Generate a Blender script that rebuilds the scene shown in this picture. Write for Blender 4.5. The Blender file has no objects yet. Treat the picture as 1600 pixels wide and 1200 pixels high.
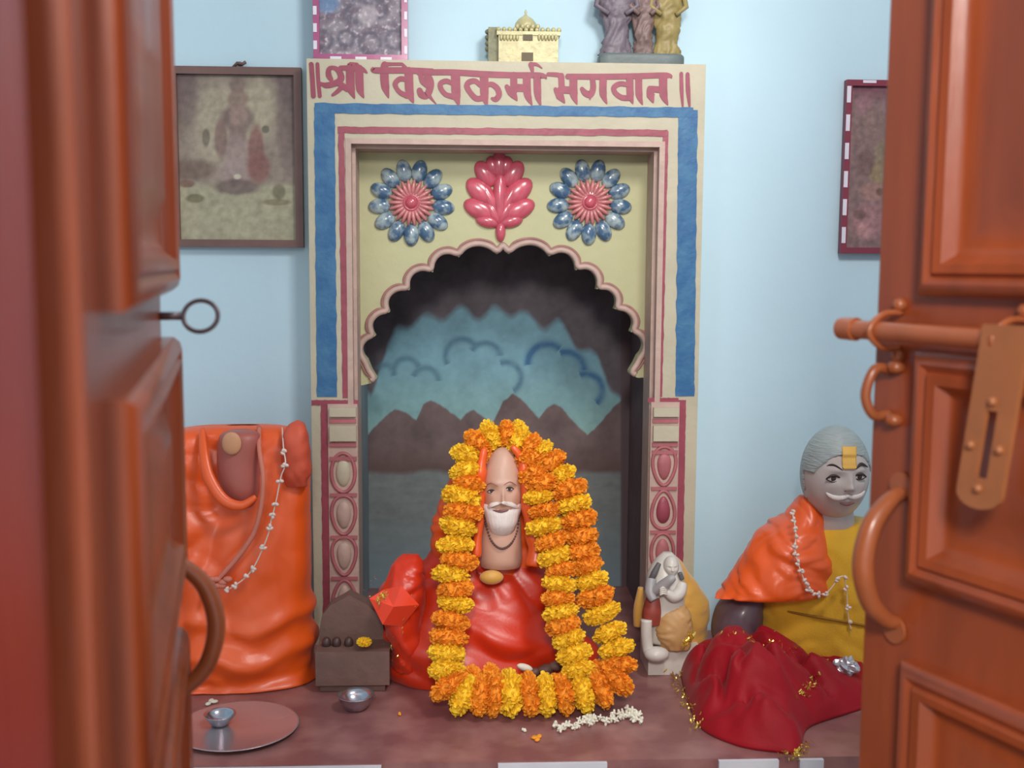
import bpy, math, random
import numpy as np
from mathutils import Vector, Matrix, noise
random.seed(7); np.random.seed(7)
SC = bpy.context.scene
COLL = SC.collection

# ------------------------------------------------------------------ camera
F_PX = 1700.0
CAM = np.array([0.0, -2.06, 1.5])
YAW, PITCH, ROLL = math.radians(2.734), math.radians(6.158), math.radians(0.343)
def cam_axes():
    cy, sy, cp, sp = math.cos(YAW), math.sin(YAW), math.cos(PITCH), math.sin(PITCH)
    f = np.array([sy*cp, cy*cp, -sp]); r = np.array([cy, -sy, 0.0]); u = np.cross(r, f)
    c, s = math.cos(ROLL), math.sin(ROLL)
    return r*c + u*s, -r*s + u*c, f
RT, UP, FW = cam_axes()
cd = bpy.data.cameras.new('camera'); cam = bpy.data.objects.new('camera', cd); COLL.objects.link(cam)
cd.sensor_width = 36.0; cd.lens = 36.0*F_PX/1600.0; cd.clip_start = 0.01
M = Matrix.Identity(4)
for i in range(3):
    M[i][0] = RT[i]; M[i][1] = UP[i]; M[i][2] = -FW[i]; M[i][3] = CAM[i]
cam.matrix_world = M
cd.dof.use_dof = True; cd.dof.focus_distance = 1.86; cd.dof.aperture_fstop = 6.0
SC.camera = cam
def P(px, py, Y):
    """point of the plane at depth Y that the photograph shows at px, py"""
    d = FW + RT*(px-800)/F_PX - UP*(py-600)/F_PX
    return CAM + d*((Y-CAM[1])/d[1])
def PZ(px, py, z):
    d = FW + RT*(px-800)/F_PX - UP*(py-600)/F_PX
    return CAM + d*((z-CAM[2])/d[2])
def proj(p):
    d = np.asarray(p) - CAM; z = d @ FW
    return np.stack([800+F_PX*(d@RT)/z, 600-F_PX*(d@UP)/z], -1)

# ------------------------------------------------------------------ light
w = bpy.data.worlds.new('world'); SC.world = w; w.use_nodes = True
w.node_tree.nodes['Background'].inputs[0].default_value = (0.93, 0.97, 1.0, 1)
w.node_tree.nodes['Background'].inputs[1].default_value = 0.85
def area(name, loc, target, size, power, color=(1, 1, 1), sy=None):
    l = bpy.data.lights.new(name, 'AREA'); l.energy = power; l.color = color; l.size = size
    if sy: l.shape = 'RECTANGLE'; l.size_y = sy
    o = bpy.data.objects.new(name, l); COLL.objects.link(o); o.location = loc
    o.rotation_euler = (Vector(target)-Vector(loc)).to_track_quat('-Z', 'Y').to_euler()
    return o
area('room_lamp', (0.50, -1.20, 2.40), (0.05, -0.05, 1.3), 0.30, 13, (1.0, 0.97, 0.93))
area('porch_lamp', (-0.1, -3.3, 2.5), (0.05, -0.3, 1.2), 0.4, 44, (1.0, 0.94, 0.88))
SC.view_settings.view_transform = 'Standard'; SC.view_settings.look = 'None'
SC.view_settings.gamma = 1.0; SC.view_settings.use_curve_mapping = False
SC.view_settings.exposure = 0.08

# ------------------------------------------------------------------ materials
def lin(c):
    c = np.asarray(c, float)/255.0
    return np.where(c <= .04045, c/12.92, ((c+.055)/1.055)**2.4)
def mat(name, rgb, rough=.6, var=.08, vscale=12, bump=0.0, bscale=60, metal=0, coat=0, sheen=0, spec=.5, rgb2=None,
        fac2=(.45, .6), trans=0, sss=0, stretch=None, emis=None):
    m = bpy.data.materials.new(name); m.use_nodes = True; nt = m.node_tree; N = nt.nodes; L = nt.links
    b = N['Principled BSDF']; b.inputs['Roughness'].default_value = rough; b.inputs['Metallic'].default_value = metal
    b.inputs['Coat Weight'].default_value = coat; b.inputs['Coat Roughness'].default_value = .15
    b.inputs['Sheen Weight'].default_value = sheen; b.inputs['Specular IOR Level'].default_value = spec
    if trans: b.inputs['Transmission Weight'].default_value = trans
    if sss: b.inputs['Subsurface Weight'].default_value = sss; b.inputs['Subsurface Scale'].default_value = .01
    tc = N.new('ShaderNodeTexCoord'); mp = N.new('ShaderNodeMapping'); L.new(tc.outputs['Object'], mp.inputs[0])
    if stretch: mp.inputs['Scale'].default_value = stretch
    c = lin(rgb)
    n = N.new('ShaderNodeTexNoise'); n.inputs['Scale'].default_value = vscale; n.inputs['Detail'].default_value = 5
    L.new(mp.outputs[0], n.inputs[0])
    r = N.new('ShaderNodeValToRGB'); L.new(n.outputs[0], r.inputs[0])
    if rgb2 is None:
        r.color_ramp.elements[0].position = .3; r.color_ramp.elements[1].position = .7
        r.color_ramp.elements[0].color = (*(c*(1-var)), 1); r.color_ramp.elements[1].color = (*np.minimum(c*(1+var), 1), 1)
    else:
        r.color_ramp.elements[0].position = fac2[0]; r.color_ramp.elements[1].position = fac2[1]
        r.color_ramp.elements[0].color = (*c, 1); r.color_ramp.elements[1].color = (*lin(rgb2), 1)
    L.new(r.outputs[0], b.inputs['Base Color'])
    if bump:
        n2 = N.new('ShaderNodeTexNoise'); n2.inputs['Scale'].default_value = bscale; n2.inputs['Detail'].default_value = 4
        L.new(mp.outputs[0], n2.inputs[0])
        bp = N.new('ShaderNodeBump'); bp.inputs['Strength'].default_value = bump; bp.inputs['Distance'].default_value = .004
        L.new(n2.outputs[0], bp.inputs['Height']); L.new(bp.outputs[0], b.inputs['Normal'])
    return m
def vmat(name, rough=.6, coat=0, bump=0):
    m = mat(name, (200, 200, 200), rough, coat=coat, bump=bump); nt = m.node_tree
    a = nt.nodes.new('ShaderNodeVertexColor'); a.layer_name = 'Col'
    nt.links.new(a.outputs[0], nt.nodes['Principled BSDF'].inputs['Base Color']); return m
W_BLUE = mat('blue_wall_paint', (184, 212, 226), .75, .03, 3, .15, 40)
CREAM = mat('cream_plaster', (184, 177, 155), .55, .06, 14, .35, 50)
CREAMY = mat('yellow_cream_plaster', (184, 183, 142), .55, .04, 9, .3, 45)
PINKC = mat('pink_cream_plaster', (184, 158, 147), .5, .1, 30, .4, 60)
MAROON = mat('maroon_paint', (146, 66, 82), .45, .12, 40, .2, 90)
ROSE = mat('rose_paint', (168, 98, 104), .5, .15, 30, .3, 60)
MAUVE = mat('mauve_line_paint', (158, 112, 108), .6, .15, 30, .3, 60)
BLUE = mat('blue_paint', (40, 96, 144), .5, .0, 30, .3, 80, rgb2=(58, 112, 152), fac2=(.4, .62))
PINK = mat('pink_relief_paint', (194, 84, 102), .26, .14, 60, .1, 60, coat=.6)
PINK2 = mat('pale_pink_relief_paint', (200, 128, 130), .26, .12, 60, .1, 60, coat=.6)
PETB = mat('blue_petal_paint', (66, 98, 130), .25, .0, 60, .1, 60, coat=.5, rgb2=(160, 178, 182), fac2=(.42, .62))
DOORM = mat('varnished_door_wood', (156, 74, 38), .36, .14, 6, .1, 30, coat=.25, stretch=(6, 6, 1))
JAMBM = mat('red_painted_frame_wood', (160, 58, 48), .4, .12, 6, .15, 30, coat=.2, stretch=(5, 5, 1))
DMETAL = mat('brown_painted_iron', (166, 92, 54), .35, .12, 30, .1, 60, coat=.3)
DMETAL2 = mat('tan_painted_iron', (172, 108, 66), .4, .1, 30, .1, 60, coat=.2)
GREYM = mat('grey_iron_wire', (120, 112, 118), .4, .1, 30, metal=.6)
LEDGE = mat('oxide_red_floor', (130, 84, 84), .33, .0, 14, .12, 60, rgb2=(158, 112, 108), fac2=(.42, .68))
LEDGEF = mat('oxide_red_edge', (120, 52, 56), .45, .12, 10, .2, 50)
TILE = mat('white_tile', (205, 205, 212), .25, .05, 20)
SATIN = mat('orange_satin', (232, 88, 18), .36, .05, 5, .05, 200, sheen=.05, spec=.7)
SATIN2 = mat('red_orange_satin', (206, 46, 8), .36, .06, 5, .05, 200, sheen=.08, spec=.6)
YELLC = mat('yellow_cotton', (214, 160, 28), .8, .06, 20, .2, 300, sheen=.3)
OCHRC = mat('ochre_silk', (208, 158, 70), .5, .1, 16, .1, 200, sheen=.4)
REDC = mat('crimson_velvet', (150, 5, 24), .6, .1, 10, .1, 200, sheen=.05, spec=.25)
GOLD = mat('gold_tinsel', (250, 214, 110), .28, .2, 60, metal=.8)
GOLDP = mat('gold_painted_model', (184, 176, 132), .4, .15, 60, .4, 90, metal=.1)
PLATEM = mat('dull_steel', (196, 186, 190), .24, .06, 20, metal=.7)
STEEL = mat('steel', (190, 190, 200), .22, .03, 20, metal=.95)
SKING = mat('grey_stone_skin', (192, 180, 176), .35, .04, 20, .08, 80, coat=.3)
HAIRG = mat('grey_painted_hair', (158, 166, 166), .4, .08, 30, .6, 60, stretch=(1, 1, 6))
SKINP = mat('pinkish_stone_skin', (200, 158, 138), .45, .06, 20, .08, 80)
WHITEB = mat('white_beard_paint', (222, 212, 208), .5, .03, 30, .3, 80, stretch=(6, 6, 1))
DARK = mat('dark_line_paint', (60, 42, 42), .5, .05)
EYEW = mat('eye_white_paint', (205, 195, 190), .3, .02)
TILAK = mat('yellow_tilak_paste', (226, 176, 84), .6, .06, 40)
LIPS = mat('lip_paint', (130, 82, 84), .5, .05)
STONE = mat('dark_brown_stone', (112, 84, 76), .6, .12, 25, .4, 60)
SHADEK = mat('shaded_knee_stone', (96, 74, 84), .4, .1, 15, .1, 60, coat=.2)  # seated statue's shaded side, with the shade put into the colour
MAUVS = mat('mauve_brown_stone', (170, 92, 82), .45, .1, 15, .1, 60)
BEAD = mat('white_bead', (225, 205, 195), .3, .05)
CORD = mat('pink_cotton_cord', (205, 120, 100), .7, .08, 40)
WHITEF = mat('white_marble_paint', (206, 200, 192), .35, .06, 30, .2, 60)
GREYF = mat('grey_marble_paint', (160, 158, 160), .4, .1, 30, .2, 60)
JASM = mat('white_flower_petal', (226, 222, 205), .7, .06, 60)
MAR_Y = mat('yellow_marigold', (255, 202, 44), .75, .06, 90, sss=.25)
MAR_O = mat('orange_marigold', (246, 154, 36), .75, .08, 90, sss=.25)
FRAMEB = mat('dark_brown_frame', (106, 78, 74), .45, .12, 20, .2, 60)
FRAMEP = mat('magenta_frame', (156, 66, 116), .35, .1, 20, .1, 60, coat=.3)
FRAMER = mat('maroon_frame', (120, 34, 58), .4, .1, 20, .1, 60)
WHITEP = mat('white_frame_paint', (214, 210, 222), .4, .05)
GROUPD = mat('dark_green_grey_resin', (92, 104, 104), .5, .1, 30, .3, 60)
GROUPM = mat('mauve_grey_resin', (112, 102, 112), .5, .15, 30, .4, 60)
GROUPY = mat('ochre_resin', (150, 134, 84), .5, .15, 30, .4, 60)
GROUPB = mat('brown_resin', (124, 102, 98), .5, .15, 30, .4, 60)
FLOORM = mat('grey_cement_floor', (120, 112, 108), .6, .1, 6, .2, 20)
CEILM = mat('white_ceiling_paint', (225, 228, 230), .8, .03, 4)
MURAL = vmat('mural_paint', .7, bump=.15); PRINT = vmat('printed_paper', .6); FACEV = vmat('painted_face', .4)
CLEARP = mat('crumpled_silver_foil', (190, 190, 198), .3, .1, 40, metal=.4)

# ------------------------------------------------------------------ mesh tools
class MB:
    def __init__(s): s.v = []; s.f = []; s.m = []
    def add(s, v, f, mi=0):
        o = len(s.v); s.v += [tuple(map(float, p)) for p in v]; s.f += [tuple(i+o for i in q) for q in f]; s.m += [mi]*len(f); return s
    def box(s, a, b, mi=0, fn=None):
        x0, y0, z0 = a; x1, y1, z1 = b
        v = [(x0,y0,z0),(x1,y0,z0),(x1,y1,z0),(x0,y1,z0),(x0,y0,z1),(x1,y0,z1),(x1,y1,z1),(x0,y1,z1)]
        if fn: v = [fn(*p) for p in v]
        return s.add(v, [(0,3,2,1),(4,5,6,7),(0,1,5,4),(1,2,6,5),(2,3,7,6),(3,0,4,7)], mi)
    def tube(s, pts, r, n=10, mi=0, closed=False, flat=None):
        pts = [np.array(p, float) for p in pts]; k = len(pts); rs = r if hasattr(r, '__len__') else [r]*k
        V = []; prev = None
        for i, p in enumerate(pts):
            if closed: t = pts[(i+1) % k]-pts[i-1]
            else: t = pts[min(i+1, k-1)]-pts[max(i-1, 0)]
            t = t/(np.linalg.norm(t)+1e-12)
            if prev is None:
                a = np.array([0, 1, 0]) if abs(t[1]) < .9 else np.array([1, 0, 0])
            else: a = prev
            u = a-t*(a@t); u /= np.linalg.norm(u)+1e-12; prev = u; w_ = np.cross(t, u)
            for j in range(n):
                th = 2*math.pi*j/n; fu = flat if flat else 1
                V.append(p+rs[i]*(u*math.cos(th)*fu+w_*math.sin(th)))
        Fc = []
        for i in range(k if closed else k-1):
            for j in range(n):
                a = i*n+j; b = i*n+(j+1) % n; c = ((i+1) % k)*n+(j+1) % n; d = ((i+1) % k)*n+j
                Fc.append((a, b, c, d))
        if not closed: Fc += [tuple(range(n))[::-1], tuple((k-1)*n+j for j in range(n))]
        return s.add(V, Fc, mi)
    def lathe(s, prof, c=(0, 0, 0), n=40, mi=0, sx=1, sy=1):
        V = []; Fc = []; k = len(prof)
        for (r, z) in prof:
            for j in range(n):
                th = 2*math.pi*j/n; V.append((c[0]+r*sx*math.cos(th), c[1]+r*sy*math.sin(th), c[2]+z))
        for i in range(k-1):
            for j in range(n): Fc.append((i*n+j, i*n+(j+1) % n, (i+1)*n+(j+1) % n, (i+1)*n+j))
        return s.add(V, Fc, mi)
    def ell(s, c, r, n=24, k=16, mi=0, fn=None, rot=None):
        V = []; Fc = []
        for i in range(k+1):
            ph = math.pi*i/k
            for j in range(n):
                th = 2*math.pi*j/n
                p = np.array([r[0]*math.sin(ph)*math.cos(th), r[1]*math.sin(ph)*math.sin(th), r[2]*math.cos(ph)])
                if fn: p = np.array(fn(p))
                if rot is not None: p = np.array(rot @ Vector(p))
                V.append(p+np.array(c))
        for i in range(k):
            for j in range(n): Fc.append((i*n+j, (i+1)*n+j, (i+1)*n+(j+1) % n, i*n+(j+1) % n))
        return s.add(V, Fc, mi)
    def prism(s, poly, y0, y1, mi=0):
        """outline of (x, z) points given a thickness between y0 and y1"""
        n = len(poly); V = [(x, y0, z) for x, z in poly]+[(x, y1, z) for x, z in poly]
        Fc = [tuple(range(n)), tuple(range(2*n-1, n-1, -1))]+[(i, (i+1) % n+0, (i+1) % n+n, i+n)[::-1] for i in range(n)]
        return s.add(V, Fc, mi)
ORG = {}
def O(name, mb, mats, parent=None, smooth=False, cols=None, kind=None, subsurf=0, org=None):
    me = bpy.data.meshes.new(name); V = np.array(mb.v)
    if parent is not None: o0 = ORG[parent.name]
    elif org is not None: o0 = np.array(org, float)
    else: o0 = np.array([(V[:,0].min()+V[:,0].max())/2, (V[:,1].min()+V[:,1].max())/2, V[:,2].min()])
    me.from_pydata((V-o0).tolist(), [], mb.f); me.update()
    for m in (mats if isinstance(mats, (list, tuple)) else [mats]): me.materials.append(m)
    me.polygons.foreach_set('material_index', mb.m)
    me.polygons.foreach_set('use_smooth', [bool(smooth)]*len(me.polygons))
    if cols is not None:
        ca = me.color_attributes.new('Col', 'FLOAT_COLOR', 'POINT')
        ca.data.foreach_set('color', np.c_[cols, np.ones(len(cols))].astype(np.float32).ravel())
    import bmesh
    if cols is None:
        bm = bmesh.new(); bm.from_mesh(me); bmesh.ops.remove_doubles(bm, verts=bm.verts, dist=1e-6)
        bmesh.ops.recalc_face_normals(bm, faces=bm.faces); bm.to_mesh(me); bm.free()
    o = bpy.data.objects.new(name, me); COLL.objects.link(o); ORG[o.name] = o0
    if parent is not None: o.parent = parent
    else: o.location = o0
    if smooth == 'auto':
        try: me.set_sharp_from_angle(angle=math.radians(35))
        except Exception: pass
    if kind: o['kind'] = kind
    if subsurf:
        md = o.modifiers.new('subsurf', 'SUBSURF'); md.levels = md.render_levels = subsurf
    return o
def thing(name, loc, label, cat, group=None):
    o = bpy.data.objects.new(name, None); COLL.objects.link(o); o.location = loc; o.empty_display_size = .05
    ORG[o.name] = np.array(loc, float); tag(o, label, cat, group); return o
def tag(o, label, cat, group=None):
    o['label'] = label; o['category'] = cat
    if group: o['group'] = group
    return o
def cr(pts, n):
    """Catmull-Rom resampling of rows of numbers"""
    p = np.array(pts, float); k = len(p); t = np.linspace(0, k-1, n); out = []
    for x in t:
        i = min(int(x), k-2); f = x-i; a = p[max(i-1, 0)]; b = p[i]; c = p[i+1]; d = p[min(i+2, k-1)]
        out.append(.5*((2*b)+(-a+c)*f+(2*a-5*b+4*c-d)*f*f+(-a+3*b-3*c+d)*f**3))
    return np.array(out)
def loft(rows, n=96, k=70, ex=2.4, disp=None, cap=True, arc=None):
    """rows: (cx, cy, z, rx, ry); disp(x,y,z,theta,t)->outward push"""
    R_ = cr(rows, k); mb = MB(); V = []
    for i, (cx, cy, z, rx, ry) in enumerate(R_):
        for j in range(n):
            th = 2*math.pi*j/n; c, s_ = math.cos(th), math.sin(th)
            q = (abs(c)**ex+abs(s_)**ex)**(-1/ex)
            x, y = cx+rx*q*c, cy+ry*q*s_
            if disp:
                d = disp(x, y, z, th, i/(k-1)); x += d*c; y += d*s_
            V.append((x, y, z))
    Fc = [(i*n+j, i*n+(j+1) % n, (i+1)*n+(j+1) % n, (i+1)*n+j) for i in range(k-1) for j in range(n)]
    mb.add(V, Fc)
    if cap:
        for i in (0, k-1):
            cx, cy, z = R_[i][:3]
            c0 = len(mb.v); mb.v.append((cx, cy, z))
            for j in range(n): mb.f.append((i*n+j, i*n+(j+1) % n, c0)); mb.m.append(0)
    return mb
def nz(x, y, z): return noise.noise(Vector((x, y, z)))
def silk(amp, sc=1.0, seed=0):
    """draped cloth: soft swells crossed by sagging creases"""
    def d(x, y, z, th, t):
        a = nz(x*5*sc+seed, y*5*sc, z*5*sc)
        wx, wz = x+.05*a, z+.06*nz(x*6*sc, seed, z*4*sc)
        r1 = abs(nz(wx*6*sc+seed*2, y*4*sc, wz*13*sc+wx*5*sc))
        r2 = abs(nz(wx*13*sc+seed, y*6*sc, wz*9*sc-wx*7*sc+4))
        r3 = abs(nz(wx*20*sc, y*9*sc+seed, wz*26*sc))
        return amp*(.8*a+1.9*min(r1, .45)+1.0*min(r2, .4)+.35*r3-.85)
    return d
def grid(x0, x1, z0, z1, Y, nx, nzz, fn):
    xs = np.linspace(x0, x1, nx); zs = np.linspace(z0, z1, nzz); X, Z = np.meshgrid(xs, zs)
    V = np.stack([X, np.full_like(X, Y), Z], -1).reshape(-1, 3)
    Fc = [(j*nx+i, j*nx+i+1, (j+1)*nx+i+1, (j+1)*nx+i) for j in range(nzz-1) for i in range(nx-1)]
    mb = MB(); mb.v = [tuple(p) for p in V.tolist()]; mb.f = Fc; mb.m = [0]*len(Fc)
    return mb, fn(V)
def fbm(X, Y, sc, oct=4, seed=0):
    return np.array([noise.fractal(Vector((a*sc+seed, b*sc, seed*.37)), 1.0, 2.0, oct) for a, b in zip(X, Y)])
def mix(a, b, t): t = np.clip(t, 0, 1)[:, None]; return a*(1-t)+b*t
def blob(px, py, cx, cy, rx, ry, soft=.5):
    d = np.sqrt(((px-cx)/rx)**2+((py-cy)/ry)**2); return np.clip((1-d)/soft+.5, 0, 1)

LZ = 0.790     # top of the altar ledge
FY = -0.06     # front of the shrine
XL, XR, ZT = -0.2737, 0.4434, 1.8657

# ================================================================== SETTING
mb = MB()
nx0, nx1, nzt = P(560, 700, .03)[0]-.012, P(1012, 700, .03)[0]+.012, P(790, 225, .03)[2]
mb.box((-1.3, 0, 0), (nx0, .36, 2.7)); mb.box((nx1, 0, 0), (1.6, .36, 2.7))
mb.box((nx0, 0, nzt), (nx1, .36, 2.7)); mb.box((nx0, 0, 0), (nx1, .36, LZ-.02)); mb.box((nx0, .33, LZ-.02), (nx1, .36, nzt))
O('wall_back', mb, W_BLUE, kind='structure')
O('wall_left', MB().box((-1.4, -2.0, 0), (-1.3, .36, 2.7)), W_BLUE, kind='structure')
O('wall_right', MB().box((1.6, -2.0, 0), (1.7, .36, 2.7)), W_BLUE, kind='structure')
O('floor', MB().box((-1.4, -4.0, -.1), (1.7, .36, 0)), FLOORM, kind='structure')
O('ceiling', MB().box((-1.4, -2.0, 2.7), (1.7, .36, 2.8)), CEILM, kind='structure')

# ---- altar platform
pl = thing('altar_platform', (.15, -.28, 0), 'long red oxide altar platform carrying all the statues, white tiles along its front edge', 'platform')
O('top_slab', MB().box((-1.295, -.56, LZ-.035), (1.595, -.001, LZ)), LEDGE, pl)
O('front_face', MB().box((-1.295, -.545, 0.0), (1.595, -.001, LZ-.035)), LEDGEF, pl)
for a, b in ((200, 596), (778, 948), (1122, 1215), (1248, 1285)):
    xa, xb = P(a, 1190, -.56)[0], P(b, 1190, -.56)[0]
    O('tile', MB().box((xa, -.5665, LZ-.10), (xb, -.5600, LZ-.0015)), TILE, pl)

# ================================================================== SHRINE
sh = thing('wall_shrine', ((XL+XR)/2, -.02, LZ), 'painted plaster wall shrine with scalloped arch, blue and maroon borders and lettered top', 'shrine')
def fx(px, py, Y=FY): p = P(px, py, Y); return p[0], p[2]
ix0, ix1 = P(546, 500, FY)[0], P(1030, 500, FY)[0]          # opening of the front frame
izt = P(790, 222, FY)[2]
PY = .03                                                  # plane of the arch panel
mb = MB()
mb.box((XL, FY, LZ), (ix0, -.001, ZT)); mb.box((ix1, FY, LZ), (XR, -.001, ZT)); mb.box((ix0, FY, izt), (ix1, -.001, ZT))
O('outer_frame', mb, CREAM, sh)
# stepped bevel running round the opening
mb = MB()
def uband(mb, off0, off1, y0, y1, zb, mi=0):
    a0, a1, b0, b1 = ix0-off1, ix0-off0, ix1+off0, ix1+off1
    mb.box((a0, y0, zb), (a1, y1, izt+off0), mi); mb.box((b0, y0, zb), (b1, y1, izt+off0), mi); mb.box((a0, y0, izt+off0), (b1, y1, izt+off1), mi)
zb = P(520, 622, FY)[2]
uband(mb, -.006, .004, FY-.002, -.001, LZ); uband(mb, -.012, -.006, FY+.02, PY, LZ)
O('opening_bevel', mb, PINKC, sh, kind=None)
def rough_strip(a, b, w_, Y, n=80, amp=.0007, seed=0, th=.0012):
    """painted strip between two points of the face, with slightly uneven edges"""
    a = np.array(a); b = np.array(b); d = (b-a)/np.linalg.norm(b-a); q = np.array([-d[1], d[0]])
    V = []; 
    for i in range(n+1):
        t = i/n; p = a+(b-a)*t
        e1 = w_/2+amp*nz(t*23, seed, 1)*2+amp*nz(t*90, seed, 3); e2 = w_/2+amp*nz(t*23, seed, 5)*2+amp*nz(t*90, seed, 9)
        for s_ in ((-e1), e2):
            r = p+q*s_; V.append((r[0], Y-th, r[1])); V.append((r[0], Y, r[1]))
    Fc = []
    for i in range(n):
        k = i*4; Fc += [(k, k+2, k+6, k+4), (k, k+4, k+5, k+1), (k+2, k+3, k+7, k+6)]
    Fc += [(0, 1, 3, 2), (4*n, 4*n+2, 4*n+3, 4*n+1)]
    return V, Fc
pw = 1.93/1700*1.037  # metres per photo pixel on the shrine face
mb = MB()
mb.add(*rough_strip(fx(507, 168), fx(511, 620), 31*pw, FY, seed=1, amp=.0009))
mb.add(*rough_strip(fx(1075, 172), fx(1070, 619), 30*pw, FY, seed=2, amp=.0009))
mb.add(*rough_strip(fx(492, 169), fx(1083, 176), 15*pw, FY-.0004, seed=3, amp=.0009))
O('blue_border', mb, BLUE, sh)
mb = MB()
mb.add(*rough_strip(fx(533, 200), fx(540, 622), 9*pw, FY, seed=4)); mb.add(*rough_strip(fx(1040, 205), fx(1030, 620), 9*pw, FY, seed=5))
mb.add(*rough_strip(fx(528, 203), fx(1043, 208), 10*pw, FY-.0004, seed=6))
mb.add(*rough_strip(fx(487, 629), fx(560, 629), 8*pw, FY-.0005, seed=7)); mb.add(*rough_strip(fx(1012, 625), fx(1060, 625), 7*pw, FY-.0005, seed=8))
mb.add(*rough_strip(fx(507, 629), fx(511, 960), 12*pw, FY, seed=9)); mb.add(*rough_strip(fx(1066, 625), fx(1060, 960), 12*pw, FY, seed=10))
O('maroon_border', mb, MAROON, sh)
# side pilasters with relief blocks
def pilaster(xa, xb, yt, yb, kinds, flip=1):
    g = MB(); zc = lambda y: P((xa+xb)/2, y, FY)[2]
    x0, x1 = P(xa, 780, FY)[0], P(xb, 780, FY)[0]
    g.box((x0, FY-.0035, LZ+.001), (x1, FY-.0005, zc(yt)))
    o = O('pilaster', g, PINKC, sh)
    c = MB(); d = MB()
    for (y0, y1) in ((636, 650), (664, 688)): c.box((x0+.004, FY-.012, zc(y1)), (x1-.002, FY-.002, zc(y0)))
    O('cornice_block', c, CREAM, o)
    for y in (657, 694, kinds[0][0]-22): O('relief_band', MB().box((x0+.003, FY-.007, zc(y+3)), (x1-.002, FY-.002, zc(y-3))), ROSE, o)
    for (yc, up, cm) in kinds:
        cx, cz = (x0+x1)/2, zc(yc); rx, rz = (x1-x0)*.40, 31*pw
        r = MB()
        def egg(p, up=up): 
            k = 1-up*.28*p[2]/rz; return (p[0]*k, p[1], p[2])
        ring = [(cx+rx*math.cos(t)*(1-up*.28*math.sin(t)), FY-.004, cz+rz*math.sin(t)) for t in np.linspace(0, 2*math.pi, 33)[:-1]]
        r.tube(ring, .0036, 8, closed=True)
        O('oval_ring', r, ROSE, o, smooth=True)
        e = MB().ell((cx, FY-.003, cz), (rx*.62, .007, rz*.72), 24, 12, fn=egg)
        O('oval_boss', e, cm, o, smooth=True)
        O('relief_band', MB().box((x0+.003, FY-.007, zc(yc+37)), (x1-.002, FY-.002, zc(yc+32))), ROSE, o)
pilaster(514, 560, 631, 960, [(738, 0, CREAM), (804, -.6, PINKC), (868, 1 and -.9, PINKC), (935, .8, PINKC)])
pilaster(1014, 1058, 628, 960, [(728, -.9, ROSE), (796, .9, MAROON), (862, 0, ROSE), (930, 0, ROSE)])

# scalloped arch panel
arch_px = []
S = 2.4242
cL = [(250, 540), (300, 528), (312, 512), (292, 480), (276, 440)]
cus = [(276, 440), (308, 352), (362, 262), (437, 178), (525, 110), (624, 54), (768, 42)]
cusR = [(812, 42), (965, 50), (1066, 102), (1145, 174), (1213, 250), (1272, 335), (1302, 425)]
def lobe(a, b, cx=795, cy=480, h=.42, n=10):
    a = np.array(a, float); b = np.array(b, float); m_ = (a+b)/2; out = m_-np.array([cx, cy]); out /= np.linalg.norm(out)
    L_ = np.linalg.norm(b-a); pts = []
    for i in range(n+1):
        t = i/n; pts.append(a+(b-a)*t+out*L_*h*math.sin(math.pi*t)**.75)
    return pts
pts = [np.array(p, float) for p in cL[:-1]]
for a, b in zip(cus[:-1], cus[1:]): pts += lobe(a, b, h=.36 if b[0] < 700 else .26)[:-1]
pts += [np.array(p, float) for p in ((768, 42), (782, 30), (790, 6), (798, 30))]
for a, b in zip(cusR[:-1], cusR[1:]): pts += lobe(a, b, h=.36 if a[0] > 850 else .26)[:-1]
pts += [np.array(p, float) for p in ((1302, 425), (1288, 455), (1268, 488), (1275, 500), (1300, 510), (1335, 508))]
def dens(pts, n): 
    p = np.array(pts); d = np.r_[0, np.cumsum(np.linalg.norm(np.diff(p, axis=0), axis=1))]; t = np.linspace(0, d[-1], n)
    return np.c_[np.interp(t, d, p[:, 0]), np.interp(t, d, p[:, 1])]
arc = dens(pts, 260); arc_px = np.c_[460+arc[:, 0]/S, 380+arc[:, 1]/S]
AW = np.array([P(x, y, PY) for x, y in arc_px]); AX, AZ = AW[:, 0], AW[:, 2]
px0, px1, pzt = nx0+.001, nx1-.001, nzt-.001
cxx, czz = (px0+px1)/2, AZ[0]-.0
AX[0] = px0+.0; AX[-1] = px1
n = len(AX); Vp = []; 
for i in range(n):
    dx, dz = AX[i]-cxx, max(AZ[i]-czz, 0)
    k = min([(px1-cxx)/dx if dx > 1e-6 else 1e9, (px0-cxx)/dx if dx < -1e-6 else 1e9, (pzt-czz)/dz if dz > 1e-6 else 1e9])
    ox, oz = cxx+dx*k, czz+dz*k
    if i < 4: ox, oz = px0, AZ[i]
    if i > n-5: ox, oz = px1, AZ[i]
    Vp += [(AX[i], PY, AZ[i]), (ox, PY, oz), (AX[i], PY+.03, AZ[i]), (ox, PY+.03, oz)]
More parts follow.
